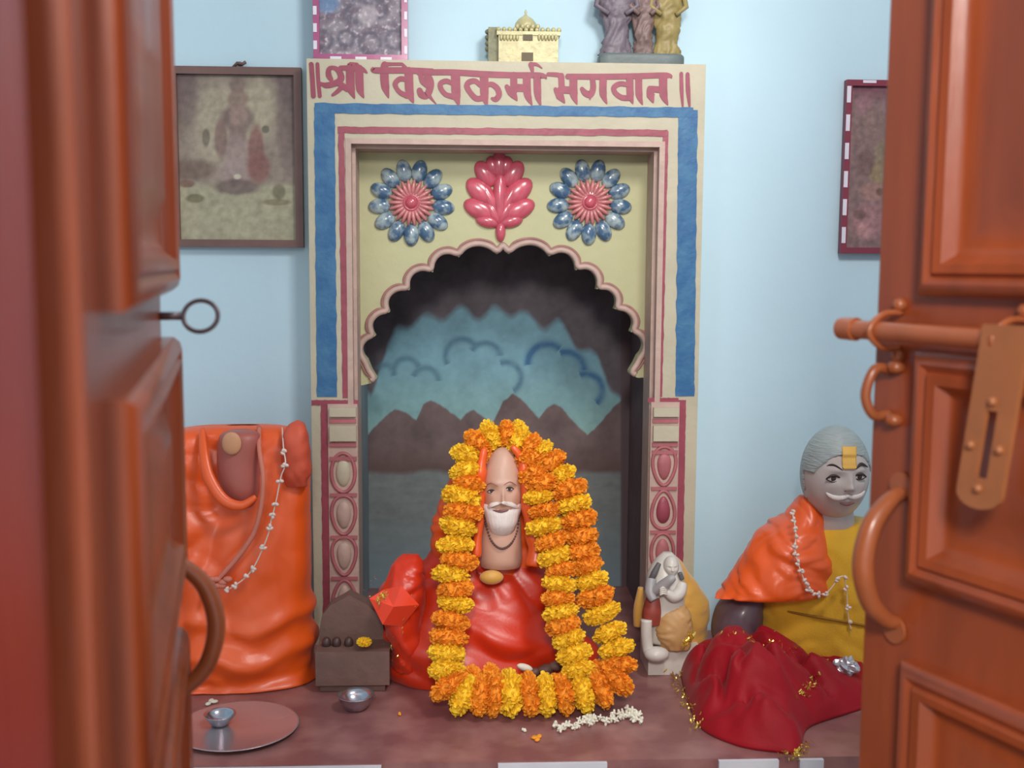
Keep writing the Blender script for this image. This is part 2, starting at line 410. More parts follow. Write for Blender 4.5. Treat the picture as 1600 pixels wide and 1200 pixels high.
# snap outer corners
for side in (0, 1):
    tgt = (px0, pzt) if side == 0 else (px1, pzt)
    best = min(range(n), key=lambda i: (Vp[4*i+1][0]-tgt[0])**2+(Vp[4*i+1][2]-tgt[1])**2)
    Vp[4*best+1] = (tgt[0], PY, tgt[1]); Vp[4*best+3] = (tgt[0], PY+.03, tgt[1])
Fc = []
for i in range(n-1):
    k = 4*i; Fc += [(k, k+4, k+5, k+1), (k+2, k+3, k+7, k+6), (k, k+2, k+6, k+4)]
O('arch_panel', MB().add(Vp, Fc), CREAMY, sh)
def offs(o):
    q = np.c_[AX, AZ]; t = np.gradient(q, axis=0); nrm = np.c_[t[:, 1], -t[:, 0]]; nrm /= np.linalg.norm(nrm, axis=1)[:, None]+1e-9
    k = np.ones(9)/9; nrm = np.c_[np.convolve(nrm[:, 0], k, 'same'), np.convolve(nrm[:, 1], k, 'same')]
    c = np.array([cxx, czz-.02]); sg = np.sign(((q-c)*nrm).sum(1)); sg[sg == 0] = 1
    r = q+nrm*sg[:, None]*o
    r = np.c_[np.convolve(r[:, 0], np.ones(5)/5, 'same'), np.convolve(r[:, 1], np.ones(5)/5, 'same')][6:-6]
    r[:, 0] = np.clip(r[:, 0], px0+.006, px1-.006)
    return [(x, PY-.002, z) for x, z in r]
O('arch_moulding', MB().tube(offs(.0055), .0058, 10), PINKC, sh, smooth=True)
O('arch_outline', MB().tube(offs(.0135), .0024, 8), MAUVE, sh, smooth=True)

# niche lining and mural
BY = .30
mb = MB(); t_ = .006
mb.box((px0, PY+.03, LZ-.001), (px0+t_, BY, nzt-.002)); mb.box((px1-t_, PY+.03, LZ-.001), (px1, BY, nzt-.002)); mb.box((px0, PY+.03, nzt-.008), (px1, BY, nzt-.002))
mb.box((px0, PY-.03, LZ-.001), (px0+.003, PY+.03, AZ[0])); mb.box((px1-.003, PY-.03, LZ-.001), (px1, PY+.03, AZ[-1]))
LINE = mat('dark_brown_niche_paint', (104, 84, 88), .7, .15, 14, .2, 50)
LINEL = mat('grey_blue_niche_paint', (126, 142, 150), .7, .2, 8, .2, 50)
O('niche_lining', mb, LINE, sh)
O('niche_floor', MB().box((px0, -.06, LZ-.018), (px1, BY, LZ+.0006)), LEDGE, sh)
def mural(V):
    q = proj(V); x, y = q[:, 0], q[:, 1]; n1 = fbm(x, y, .02, 4, 3); n2 = fbm(x, y, .09, 3, 9); n3 = fbm(x, y*3, .03, 3, 20)
    C = np.tile(lin((96, 134, 148)), (len(x), 1)); C = mix(C, lin((108, 140, 138))[None], (y-560)/120); C = C*(1+.12*n1+.1*n2)[:, None]
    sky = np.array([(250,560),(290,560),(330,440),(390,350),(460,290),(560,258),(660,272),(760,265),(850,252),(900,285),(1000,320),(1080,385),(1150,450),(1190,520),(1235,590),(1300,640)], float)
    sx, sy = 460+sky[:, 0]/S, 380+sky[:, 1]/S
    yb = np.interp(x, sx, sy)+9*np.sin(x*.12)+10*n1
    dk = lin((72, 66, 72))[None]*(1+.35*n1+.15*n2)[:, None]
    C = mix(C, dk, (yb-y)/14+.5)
    def arcs(C, path, w_, col):
        for (cx, cy, r, a0, a1) in path:
            d = np.hypot(x-cx, y-cy); an = np.degrees(np.arctan2(-(y-cy), x-cx)) % 360
            inn = ((an-a0) % 360) < ((a1-a0) % 360)
            rim = np.exp(-((d-r)/w_)**2)*(1+.4*n2); inner = np.clip((r-d)/r, 0, 1)*0
            C = mix(C, lin(col)[None], np.where(inn, np.clip(rim, 0, 1)*.85, 0))
        return C
    C = arcs(C, [(722,556,26,40,210),(758,560,24,10,150),(790,590,24,-60,110)], 5, (58, 92, 112))
    C = arcs(C, [(855,568,30,50,185),(885,578,28,0,110),(915,610,26,-50,110)], 6, (28, 76, 116))
    C = arcs(C, [(602,582,12,20,160),(635,580,20,20,200),(665,595,20,0,160)], 5, (66, 100, 116))
    mt = np.array([(250,760),(300,700),(345,655),(380,628),(420,640),(462,670),(490,610),(515,594),(550,610),(630,668),(655,640),(680,631),(705,650),(750,682),(790,600),(828,569),(860,590),(925,664),(955,625),(985,609),(1010,620),(1060,680),(1110,726),(1150,690),(1210,620),(1260,575),(1350,560)], float)
    mx, my = 460+mt[:, 0]/S, 380+mt[:, 1]/S
    ym = np.interp(x, mx, my)+1.2*n2
    mc = lin((88, 74, 74))[None]*(1+.35*n1+.12*n2)[:, None]; mc = mix(mc, lin((70, 50, 46))[None], (y-690)/50*.8)
    C = mix(C, mc, (y-ym)/3+.5)
    wt = lin((92, 98, 98))[None]*(1+.16*n3+.1*n2)[:, None]; wt = mix(wt, lin((92, 108, 116))[None], (y-800)/120)
    C = mix(C, wt, (y-737-5*n1)/9+.5)
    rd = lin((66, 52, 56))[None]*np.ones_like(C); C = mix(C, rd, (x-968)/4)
    return np.clip(C*1.55, 0, 1)
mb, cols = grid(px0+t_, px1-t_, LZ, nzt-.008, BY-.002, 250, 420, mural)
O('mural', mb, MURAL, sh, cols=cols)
# left reveal is painted on with the scene
O('painted_reveal', MB().box((px0+t_, PY+.03, LZ), (px0+t_+.001, BY-.003, P(600, 560, .2)[2])), LINEL, sh)

# relief rosettes and palmette
def rosette(cx, cy, R=64):
    c = P(cx, cy, PY); X, Z = c[0], c[2]; k = (2.06+PY)/1700*1.02; r = R*k
    g = MB(); N_ = 13
    for i in range(N_):
        a = 2*math.pi*i/N_+.13; rot = Matrix.Rotation(a, 3, 'Y')
        g.ell((X+math.cos(a)*r*.74, PY-.001, Z-math.sin(a)*r*.74), (r*.27, .011, r*.18), 16, 10, rot=rot)
    ro = O('rosette', g, PETB, sh, smooth=True); ro['label'] = 'relief flower with blue outer petals and pink heart'
    g = MB()
    for i in range(22):
        a = 2*math.pi*i/22; rot = Matrix.Rotation(a, 3, 'Y')
        g.ell((X+math.cos(a)*r*.34, PY-.004, Z-math.sin(a)*r*.34), (r*.21, .010, r*.055), 12, 8, rot=rot)
    g.ell((X, PY-.002, Z), (r*.36, .010, r*.36), 24, 10)
    O('rosette_heart', g, PINK2, ro, smooth=True)
    g = MB().ell((X, PY-.011, Z), (r*.14, .008, r*.14), 16, 10)
    g.tube([(X+r*.17*math.cos(t), PY-.011, Z+r*.17*math.sin(t)) for t in np.linspace(0, 2*math.pi, 21)[:-1]], .002, 6, closed=True)
    O('rosette_button', g, PINK, ro, smooth=True)
rosette(643, 317, 65); rosette(921, 316, 65)
g = MB()
def leaf(g, px, py, ang, ln, wd, th=.011):
    c = P(px, py, PY); k = (2.06+PY)/1700*1.02; a = math.radians(ang)
    g.ell((c[0], PY-.002, c[2]), (ln*k, th, wd*k), 18, 10, rot=Matrix.Rotation(-a, 3, 'Y'))
for sx in (-1, 1):
    for (dx, dy, an, ln, wd) in ((30, 26, 25, 27, 15), (29, -2, 42, 27, 16), (22, -30, 55, 22, 14), (18, 44, 12, 19, 10), (14, 10, 60, 34, 10), (10, -42, 75, 16, 11), (9, 30, 60, 24, 10)):
        leaf(g, 780+sx*dx, 305+dy-3, an if sx > 0 else 180-an, ln, wd)
leaf(g, 780, 258, 90, 22, 12, .013); leaf(g, 781, 310, 90, 44, 11, .014); leaf(g, 782, 362, 90, 16, 8)
O('palmette', g, PINK, sh, smooth=True)

# hand painted lettering
def pen(g, ox, oy, sc, pts, ws, Y):
    n = max(8, len(pts)*5); p = cr([(x, y) for x, y in pts], n)
    if not hasattr(ws, '__len__'): ws = [ws]*len(pts)
    ww = np.interp(np.linspace(0, 1, n), np.linspace(0, 1, len(ws)), ws)/sc/2*1.2
    q = np.c_[ox+p[:, 0]/sc, oy+p[:, 1]/sc]; q[:, 1] = np.maximum(q[:, 1], 99+ww*.4)
    t = np.gradient(q, axis=0); t /= np.linalg.norm(t, axis=1)[:, None]+1e-9; nn = np.c_[-t[:, 1], t[:, 0]]
    a = q+nn*ww[:, None]; b = q-nn*ww[:, None]
    L_ = []
    for A, B in zip(a, b):
        p1 = P(*A, Y); p2 = P(*B, Y); L_ += [p1, p2, p1+np.array([0, .001, 0]), p2+np.array([0, .001, 0])]
    Fc = []
    for i in range(n-1):
        k = 4*i; Fc += [(k, k+1, k+5, k+4), (k, k+4, k+6, k+2), (k+1, k+3, k+7, k+5)]
    g.add(L_, Fc)
    for e in (0, n-1):   # rounded ends
        c = P(*q[e], Y); r = ww[e]*pw*.97
        c = c-np.array([0, .00005, 0]); V = [c]+[c+np.array([r*math.cos(u), 0, r*math.sin(u)]) for u in np.linspace(0, 2*math.pi, 13)[:-1]]
        g.add(V, [(0, 1+i, 1+(i+1) % 12) for i in range(12)])
Z1 = (475, 80, 8.0); Z2 = (655, 80, 8.0); Z3 = (835, 80, 5.714)
strokes = [
 (Z1, [(90,130),(105,350),(118,560)], 50), (Z1, [(168,160),(178,350),(198,560)], 40),
 (Z1, [(340,350),(310,300),(312,225),(370,205),(435,245),(465,320),(440,375),(360,410),(280,425),(225,410),(190,385)], [45,60,50,40,60,70,70,65,60,40,15]),
 (Z1, [(480,440),(420,500),(360,545)], [55,45,30]), (Z1, [(440,400),(540,470)], 60),
 (Z1, [(578,210),(580,400),(592,490),(632,590)], [90,90,80,10]), (Z1, [(690,220),(695,400),(706,490),(748,582)], [85,85,75,10]),
 (Z1, [(460,208),(600,212),(720,222),(788,268)], [50,60,55,15]), (Z1, [(572,190),(575,150),(615,128),(655,150),(690,205)], [45,50,40,30,35]),
 (Z1, [(860,212),(900,238),(1250,238),(1600,252)], [25,65,65,62]), (Z1, [(1008,140),(1005,300),(1018,450),(1058,582)], [70,90,85,10]),
 (Z1, [(1000,180),(1030,128),(1110,118),(1190,138),(1260,190),(1300,240)], [40,45,35,35,30,35]),
 (Z1, [(1310,250),(1315,450),(1330,550),(1368,640)], [90,90,80,15]), (Z1, [(1275,352),(1200,345),(1142,400),(1160,465),(1210,520),(1290,555)], [50,55,55,45,50,60]),
 (Z2, [(10,290),(45,370),(105,425)], [35,65,60]), (Z2, [(90,280),(140,380),(130,480),(90,555),(30,540),(5,490)], [70,75,75,70,75,60]), (Z2, [(130,560),(160,600),(215,662)], [40,25,8]),
 (Z2, [(0,265),(400,262),(800,285),(1150,297),(1520,302),(1590,340)], [62,62,65,62,60,15]),
 (Z2, [(455,300),(460,480),(468,570),(498,675)], [95,95,85,12]), (Z2, [(410,400),(340,372),(268,402),(275,470),(335,540),(430,565)], [40,55,55,50,50,60]),
 (Z2, [(812,300),(815,500),(823,590),(850,685)], [90,90,75,10]), (Z2, [(760,425),(700,372),(622,388),(598,440),(645,525),(715,590),(790,585)], [45,55,60,60,55,60,60]),
 (Z2, [(840,430),(905,412),(975,462),(1000,540),(960,598),(912,590)], [45,55,60,60,60,30]),
 (Z2, [(1182,300),(1185,500)], 72), (Z2, [(1095,440),(1145,510),(1190,560),(1225,615)], [45,75,65,10]), (Z2, [(1180,455),(1345,462)], 80),
 (Z2, [(1345,310),(1350,500),(1372,590),(1412,672)], [82,82,65,8]), (Z2, [(1475,310),(1480,500),(1492,590),(1522,682)], [78,78,60,8]),
 (Z2, [(1418,255),(1408,205),(1398,160)], [30,45,55]), (Z2, [(1400,155),(1470,165),(1538,212)], [45,30,8]),
 (Z3, [(125,205),(215,212),(246,232)], [30,36,20]), (Z3, [(240,220),(245,330)], 46), (Z3, [(188,338),(230,400),(272,462)], [28,62,6]), (Z3, [(235,342),(350,348)], 54),
 (Z3, [(350,240),(352,380),(382,472)], [58,60,6]), (Z3, [(300,225),(600,227),(900,222),(1180,215),(1226,238)], [42,45,44,42,8]),
 (Z3, [(520,250),(525,330),(500,385),(455,372),(425,335)], [40,44,50,48,30]), (Z3, [(500,385),(497,432)], [40,6]), (Z3, [(615,250),(615,380),(648,468)], [54,54,6]),
 (Z3, [(845,300),(765,290),(712,322),(722,370),(780,412),(850,415)], [34,38,40,36,40,44]), (Z3, [(852,240),(857,390),(880,468)], [54,54,8]),
 (Z3, [(932,240),(936,390),(966,476)], [52,52,6]), (Z3, [(1150,240),(1155,390),(1192,478)], [62,60,8]), (Z3, [(1155,345),(1050,336)], [50,46]),
 (Z3, [(1032,335),(1040,395),(1062,456)], [46,60,10]), (Z3, [(1312,200),(1315,350),(1325,492)], [28,30,14]), (Z3, [(1368,205),(1373,350),(1386,490)], [30,34,16]),
]
g = MB()
for i, (z_, p_, w_) in enumerate(strokes): pen(g, *z_, p_, w_, FY-.0012-.00012*(i % 5))
lt = O('lettering', g, mat('dark_pink_letter_paint', (146, 64, 84), .5, .12, 50, .1, 90), sh); lt['label'] = 'dark pink hand painted Devanagari lettering'

# ================================================================== TOP OF SHRINE
def framed(name, label, cat, x0, x1, z0, z1, Y, fw, fmat, fn, thick=.015, nxp=140, nzp=180, dash=None, group=None):
    t = thing(name, ((x0+x1)/2, Y, z0), label, cat, group)
    g = MB()
    for q in ((x0, x0+fw, z0, z1), (x1-fw, x1, z0, z1), (x0+fw, x1-fw, z0, z0+fw), (x0+fw, x1-fw, z1-fw, z1)): 
        g.box((q[0], Y-thick, q[2]), (q[1], Y, q[3]))
        
    O('frame', g, fmat, t)
    O('backing_board', MB().box((x0+.002, Y-.004, z0+.002), (x1-.002, Y-.0005, z1-.002)), FRAMEB, t)
    mb, cols = grid(x0+fw, x1-fw, z0+fw, z1-fw, Y-.008, nxp, nzp, fn)
    O('print', mb, PRINT, t, cols=cols)
    if dash:
        for (a, b, c, d) in dash: O('painted_dash', MB().box((a, Y-thick-.001, c), (b, Y-thick, d)), WHITEP, t)
    return t
# leaning print with the magenta frame
def pr_top(V):
    q = proj(V); x, y = q[:, 0], q[:, 1]; a = fbm(x, y, .05, 5, 4); b = fbm(x, y, .15, 4, 8)
    C = np.tile(lin((140, 132, 142)), (len(x), 1)); C = mix(C, lin((108, 96, 110))[None], a*1.4+.3); C = mix(C, lin((186, 176, 184))[None], b*1.5-.2)
    for (cx, cy, r, w_) in ((578, 68, 16, 4), (541, 60, 12, 4), (505, 62, 14, 4), (617, 62, 14, 4), (560, 18, 18, 5), (590, 14, 14, 4)):
        C = mix(C, lin((88, 84, 100))[None], np.exp(-((np.hypot(x-cx, y-cy)-r)/w_)**2)*.8)
    C = mix(C, lin((96, 130, 168))[None], blob(x, y, 512, 6, 18, 14)*.8)
    C = mix(C, lin((196, 186, 190))[None], blob(x, y, 575, 25, 14, 16)*.5)
    return np.clip(C*(1+.2*b)[:, None], 0, 1)
x0, x1 = P(489, 50, -.045)[0], P(637, 50, -.045)[0]
ds = []
zz = ZT+.001
for i in range(9):
    za = zz+.012+i*.03; ds.append((x1-.006, x1-.001, za, za+.014)); ds.append((x0+.0005, x0+.007, za+.006, za+.021))
for i in range(3): ds.append((x0+.03+i*.045, x0+.05+i*.045, zz+.001, zz+.006))
framed('framed_print', 'small framed print in magenta white-dashed frame standing on the shrine top', 'picture', x0, x1, ZT+.0005, ZT+.26, -.03, .011, FRAMEP, pr_top, .015, dash=ds)
# little gilt temple
t = thing('temple_model', (*P(822, 95, -.035)[:2], ZT), 'small gilt model temple with a dome standing on the shrine top', 'model')
Yc = -.035; X = lambda px, Y=-.05: P(px, 60, Y)[0]; Zp = lambda py, Y=-.05: P(820, py, Y)[2]
g = MB(); z0 = ZT+.0005
g.box((X(779), -.055, z0), (X(872), -.012, Zp(52))); g.box((X(776), -.057, Zp(56)), (X(875), -.010, Zp(50)))
O('body', g, GOLDP, t)
g = MB()
for i in range(12): g.ell((X(779)+(X(873)-X(779))*i/11, -.052, Zp(47)), (.0045, .004, .005), 10, 6)
for i in range(6): g.ell((X(783)+(X(808)-X(783))*i/5, -.056, Zp(60)), (.003, .003, .006), 8, 6); g.ell((X(842)+(X(868)-X(842))*i/5, -.056, Zp(59)), (.003, .003, .006), 8, 6)
O('cresting', g, GOLDP, t, smooth=True)
g = MB().lathe([(.0, .036), (.0015, .033), (.0025, .030), (.0015, .027), (.004, .024), (.013, .018), (.019, .010), (.0205, .0), (.018, -.002)], (X(822), -.034, Zp(43)), 24)
for i in range(5): g.ell((X(808)+(X(840)-X(808))*i/4, -.054, Zp(42)), (.004, .003, .005), 10, 6)
O('dome', g, GOLDP, t, smooth=True)
BRZ = mat('shadowed_bronze', (96, 84, 60), .6); O('doorway', MB().box((X(815), -.0565, z0+.002), (X(833), -.054, Zp(83))), BRZ, t)
g = MB(); g.box((X(817), -.0575, Zp(64)), (X(832), -.0545, Zp(55))); g.ell((X(824.5), -.055, Zp(56)), (.0085, .002, .005), 16, 8)
O('window', g, BRZ, t)
g = MB(); g.box((X(763), -.045, z0), (X(779), -.012, Zp(42)))
for i in range(4): g.ell((X(763), -.035, Zp(48+i*9)), (.006, .007, .005), 10, 6)
O('side_wing', g, mat('dull_gilt', (122, 122, 92), .5, .2, 60, .5, 90), t, smooth=False)
# three robed figures
t = thing('figurine_group', (*P(1002, 95, -.035)[:2], ZT), 'dark resin group of three robed standing figures on one base, on the shrine top', 'figurine')
X = lambda px: P(px, 60, -.045)[0]; Zp = lambda py: P(1000, py, -.045)[2]
O('base', loft([((X(936)+X(1069))/2, -.036, ZT+.0005, .078, .021), ((X(936)+X(1069))/2, -.036, ZT+.014, .078, .021), ((X(936)+X(1069))/2, -.036, ZT+.019, .074, .019)], 48, 8, 6), GROUPD, t, smooth='auto')
for (xa, m_, wd, hgt, sd) in ((963, GROUPM, .030, .17, 1), (1006, GROUPB, .021, .185, 5), (1043, GROUPY, .026, .17, 9)):
    xc = X(xa); zb = ZT+.018
    b = loft([(xc, -.036, zb, wd, .014), (xc, -.036, zb+.03, wd*.82, .014), (xc, -.036, zb+.06, wd*.95, .015), (xc, -.036, zb+.09, wd*1.2, .016), (xc, -.036, zb+.12, wd*1.05, .014), (xc, -.036, zb+.135, wd*.4, .008)], 48, 40, 2, silk(.006, 5, sd))
    b.ell((xc, -.038, zb+.15), (.011, .011, .015), 16, 12); b.lathe([(.006, .03), (.010, .012), (.0125, .0)], (xc, -.038, zb+.152), 16)
    for s_ in (-1, 1): b.tube([(xc+s_*wd*1.0, -.040, zb+.118), (xc+s_*wd*1.25, -.046, zb+.085), (xc+s_*wd*.5, -.053, zb+.07)], [.006, .005, .004], 8)
    O('figure', b, m_, t, smooth=True)

# ================================================================== HANGING PICTURES
def pr_left(V):
    q = proj(V); x, y = q[:, 0], q[:, 1]; a = fbm(x, y, .03, 5, 2); b = fbm(x, y, .1, 4, 6)
    C = np.tile(lin((128, 116, 106)), (len(x), 1))
    C = mix(C, lin((98, 84, 84))[None], 1-np.clip((y-120)/80, 0, 1)+a*.4)
    C = mix(C, lin((158, 150, 128))[None], blob(x, y, 345, 190, 48, 75, .7)*.6); C = mix(C, lin((160, 152, 130))[None], blob(x, y, 405, 165, 28, 50, .8)*.7)
    C = mix(C, lin((146, 142, 120))[None], (y-283)/10); C = mix(C, lin((92, 74, 66))[None], blob(x, y, 300, 265, 40, 16)*.7)
    C = mix(C, lin((88, 72, 72))[None], (blob(x, y, 290, 150, 18, 60)+blob(x, y, 448, 170, 16, 90))*.6)
    fig = [(371,133,12,14,(112,94,88)),(372,155,16,14,(124,104,94)),(371,185,25,22,(104,86,84)),(372,180,14,16,(136,114,106)),(371,215,14,18,(118,98,94)),(371,240,24,26,(138,120,116)),(371,268,30,20,(140,124,120)),(370,292,36,12,(96,80,78)),(345,215,10,30,(112,88,84)),(400,235,12,40,(122,84,78)),(404,262,18,24,(118,80,76)),(305,310,14,7,(96,92,66)),(292,287,12,6,(104,78,66)),(436,300,10,12,(104,98,78)),(432,316,22,5,(112,106,82)),(415,202,6,6,(88,84,72)),(322,215,6,14,(96,88,76))]
    for (cx, cy, rx, ry, c) in fig: C = mix(C, lin(c)[None], blob(x, y, cx, cy, rx, ry, .4)*.85)
    C = mix(C, lin((176, 168, 150))[None], blob(x, y, 371, 276, 6, 4, .4))
    return np.clip(C*1.2*(1+.22*b+.08*a)[:, None], 0, 1)
x0, x1 = P(266, 240, -.02)[0], P(472, 240, -.02)[0]; z0, z1 = P(370, 386, -.02)[2], P(370, 104, -.02)[2]
t = framed('hanging_print', 'faded sepia devotional print in dark brown frame hanging beside the shrine', 'picture', x0, x1, z0, z1, -.003, .0135, FRAMEB, pr_left, .017)
k = P(375, 99, -.01)
O('hanging_knot', MB().tube([(k[0]-.012, -.012, k[2]-.008), (k[0]-.004, -.014, k[2]), (k[0]+.004, -.012, k[2]-.002), (k[0]+.011, -.013, k[2]+.002)], .003, 8).ell((k[0], -.010, k[2]-.001), (.006, .008, .004), 10, 8), FRAMEB, t, smooth=True)
def pr_right(V):
    q = proj(V); x, y = q[:, 0], q[:, 1]; a = fbm(x, y, .04, 5, 12); b = fbm(x, y, .12, 4, 16)
    C = np.tile(lin((122, 96, 96)), (len(x), 1)); C = mix(C, lin((108, 60, 74))[None], 1-(y-135)/30)
    for (cx, cy, rx, ry, c) in ((1350,165,12,14,(140,100,108)),(1365,190,16,24,(126,100,96)),(1378,240,12,20,(128,116,92)),(1375,270,18,18,(136,118,84)),(1352,255,14,18,(104,76,76)),(1365,300,20,14,(150,112,104)),(1360,345,30,26,(150,108,112)),(1350,360,12,12,(168,124,126)),(1375,300,6,6,(90,64,56)),(1343,335,10,8,(104,76,72)),(1400,240,24,60,(118,96,88)),(1440,260,30,80,(126,90,90))):
        C = mix(C, lin(c)[None], blob(x, y, cx, cy, rx, ry, .5)*.8)
    return np.clip(C*(1+.35*b)[:, None], 0, 1)
x0, x1 = P(1320, 240, -.02)[0], P(1500, 240, -.02)[0]; z0, z1 = P(1340, 396, -.02)[2], P(1340, 124, -.02)[2]
ds = [(x0+.0005, x0+.008, z1-.012-.052*i-.03, z1-.012-.052*i) for i in range(6)]+[(x0+.03+.06*i, x0+.055+.06*i, z1-.006, z1-.001) for i in range(3)]
framed('hanging_print', 'devotional print in maroon frame with white dashes, half hidden behind the right door leaf', 'picture', x0, x1, z0, z1, -.003, .011, FRAMER, pr_right, .015, dash=ds)

# ================================================================== DRAPED BUNDLE, left
def rowpx(y, xl, xr, Yc, ry):
    a, b = P(xl, y, Yc), P(xr, y, Yc); return ((a[0]+b[0])/2, Yc, (a[2]+b[2])/2, (b[0]-a[0])/2, ry)
t = thing('draped_statue', (-.37, -.2, LZ), 'statue wrapped in plain orange satin at the altar\'s left end, brown knob at its neck', 'statue')
rows = [rowpx(1052, 218, 488, -.2, .085), rowpx(1040, 215, 492, -.2, .092), rowpx(960, 218, 488, -.2, .09), rowpx(860, 222, 486, -.2, .085), rowpx(770, 226, 485, -.2, .078), rowpx(710, 235, 482, -.2, .068), rowpx(680, 250, 478, -.2, .055), rowpx(668, 290, 455, -.2, .035), rowpx(664, 330, 430, -.2, .015)]
zbot = LZ+.001; rows[0] = (*rows[0][:2], zbot, *rows[0][3:])
def fold1(x, y, z, th, tt):
    s = silk(.017, 1.0, 3)(x, y, z, th, tt)*(.3+.7*max(0, -math.sin(th)))
    c = -.034*math.exp(-(((x+.41)/.045)**2+((z-1.14)/.085)**2)) if y < -.2 else 0        # scooped neck
    for (A, cx, cz, wv) in ((.012, -.36, .845, 60), (.010, -.36, .90, 70)):
        c += A*math.exp(-(((z-cz-.10*(x-cx)**2*4-.01*math.sin(x*40))*wv)**2))
    hem = .012*math.exp(-((z-LZ)/.012)**2)
    return s*min(1, (z-LZ)/.03+.3)+c+hem
O('satin_wrap', loft(rows, 150, 120, 2.6, fold1), SATIN, t, smooth=True)
def onb(px, py, off=0): return P(px, py, -.3+off)
c = P(376, 724, -.25)
O('knob', loft([(c[0], -.245, c[2]+.055, .020, .015), (c[0], -.25, c[2]+.045, .034, .026), (c[0]-.002, -.252, c[2], .036, .030), (c[0]+.002, -.252, c[2]-.04, .034, .032), (c[0]+.006, -.25, c[2]-.066, .022, .022), (c[0]+.008, -.248, c[2]-.076, .006, .006)], 48, 30, 2), MAUVS, t, smooth=True)
c2 = P(362, 693, -.283)
O('collar_fold', MB().tube(cr([onb(316, 670, .06), onb(318, 705, .03), onb(326, 745, .012), onb(348, 780, .002), onb(376, 790, 0), onb(400, 776, .004)], 40), [.004+.006*math.sin(math.pi*(i+.5)/40) for i in range(40)], 12, flat=.6), SATIN, t, smooth=True)
O('tilak_mark', MB().ell(c2, (.016, .006, .019), 20, 12), mat('cream_paste', (206, 150, 112), .6), t, smooth=True)
e = P(462, 705, -.245)
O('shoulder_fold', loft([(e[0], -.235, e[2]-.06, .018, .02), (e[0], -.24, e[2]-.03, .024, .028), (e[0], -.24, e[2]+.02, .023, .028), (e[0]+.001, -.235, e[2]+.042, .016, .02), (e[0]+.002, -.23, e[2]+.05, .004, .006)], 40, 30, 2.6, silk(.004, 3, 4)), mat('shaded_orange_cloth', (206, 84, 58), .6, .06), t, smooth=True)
# the cord and the string hang in front of the wrap
cord = thing('neck_cord', (-.33, -.3, 1.1), 'pink cotton cord knotted low in front of the orange satin bundle', 'cord')
pth = cr([onb(405, 668, .075), onb(405, 700, .03), onb(411, 745, .005), onb(408, 790), onb(398, 830), onb(378, 862), onb(352, 893), onb(338, 908)], 40)
g = MB().tube(pth, .0042, 8); g.tube(cr([onb(338, 908), onb(310, 897), onb(285, 875), onb(262, 850)], 20), .0042, 8)
for i in range(7): g.ell(onb(332+4*i-6*(i % 2), 905+5*(i % 3), -.004), (.008, .006, .005), 10, 8)
g.tube(cr([onb(335, 912), onb(322, 925, .0), onb(318, 938)], 8), .003, 6)
O('cord', g, CORD, cord, smooth=True)
bs = thing('bead_string', (-.30, -.31, 1.0), 'string of small white flower beads hanging down the orange satin bundle', 'garland')
bp = cr([onb(441, 668, .07), onb(443, 700, .02), onb(446, 725), onb(439, 745), onb(431, 785, -.002), onb(424, 812, -.004), onb(418, 838, -.004), onb(400, 880, -.004), onb(383, 903, -.004), onb(357, 921, -.004)], 60)
O('thread', MB().tube(bp, .0012, 6), BEAD, bs, smooth=True)
for i in (8, 14, 21, 27, 31, 36, 42, 48, 52, 56, 59):
    q = bp[i]; g = MB()
    for j in range(3):
        a = random.random()*6; g.ell(q+np.array([math.cos(a)*.003, -.002, math.sin(a)*.003]), (.0042, .003, .0028), 8, 6, rot=Matrix.Rotation(a, 3, 'Y'))
    O('bead', g, BEAD, bs, smooth=True)

# ================================================================== STONE STELA, CUPS, PLATE
t = thing('stone_stela', (*P(550, 1050, -.27)[:2], LZ), 'small dark stone block with arched back, between orange bundle and bearded statue', 'carving')
Ys = -.24
A = [fx(x, y, Ys) for x, y in ((499, 1010), (499, 985), (503, 962), (516, 946), (532, 938), (545, 930), (558, 937), (572, 944), (588, 958), (598, 975), (604, 1010))]
g = MB().prism([(p[0], p[1]) for p in A], Ys, Ys+.035)
O('arched_back', g, STONE, t)
xa, xb = P(494, 1040, -.29)[0], P(609, 1040, -.29)[0]; zt = P(550, 1012, -.28)[2]
O('base', MB().box((xa, -.30, LZ+.014), (xb, -.20, zt)).box((xa+.006, -.29, LZ+.0005), (xb-.008, -.205, LZ+.014)), STONE, t)
g = MB(); 
for px in (510, 526, 545): g.ell(P(px, 1004, -.27), (.008, .008, .010), 12, 8)
O('carved_knobs', g, mat('blackened_stone', (70, 50, 46), .4, .1), t, smooth=True)
def bowl(name, label, px, py, Yc, R, H, parent=None, z=LZ):
    X_ = P(px, py, Yc)[0]
    pr = [(0, .0005), (R*.45, .0005), (R*.6, .003), (R*.9, H*.65), (R, H), (R*1.04, H+.0008), (R*1.0, H+.0016), (R*.86, H*.65), (R*.55, .005), (0, .004)]
    o = O(name, MB().lathe(pr, (X_, Yc, z), 48), STEEL, None, smooth=True); tag(o, label, 'cup'); return o
bowl('steel_cup', 'small empty steel cup in front of the stone shrine block', 556, 1090, -.365, .029, .024)
pc = (P(372, 1145, -.43)[0], -.435)
o = O('steel_plate', MB().lathe([(0, .0005), (.078, .0005), (.090, .006), (.094, .007), (.093, .0078), (.089, .0072), (.077, .0022), (0, .0022)], (*pc, LZ), 64), PLATEM, smooth=True); tag(o, 'round steel plate at the left front corner of the altar', 'plate')
X_ = P(345, 1130, -.42)[0]
o = O('oil_lamp_cup', MB().lathe([(0, .0005), (.012, .0005), (.014, .004), (.022, .014), (.024, .018), (.0245, .0188), (.0235, .019), (.020, .014), (.012, .006), (0, .005)], (X_, -.425, LZ+.0024), 40), STEEL, smooth=True); tag(o, 'tiny steel lamp cup standing on the round plate', 'cup')

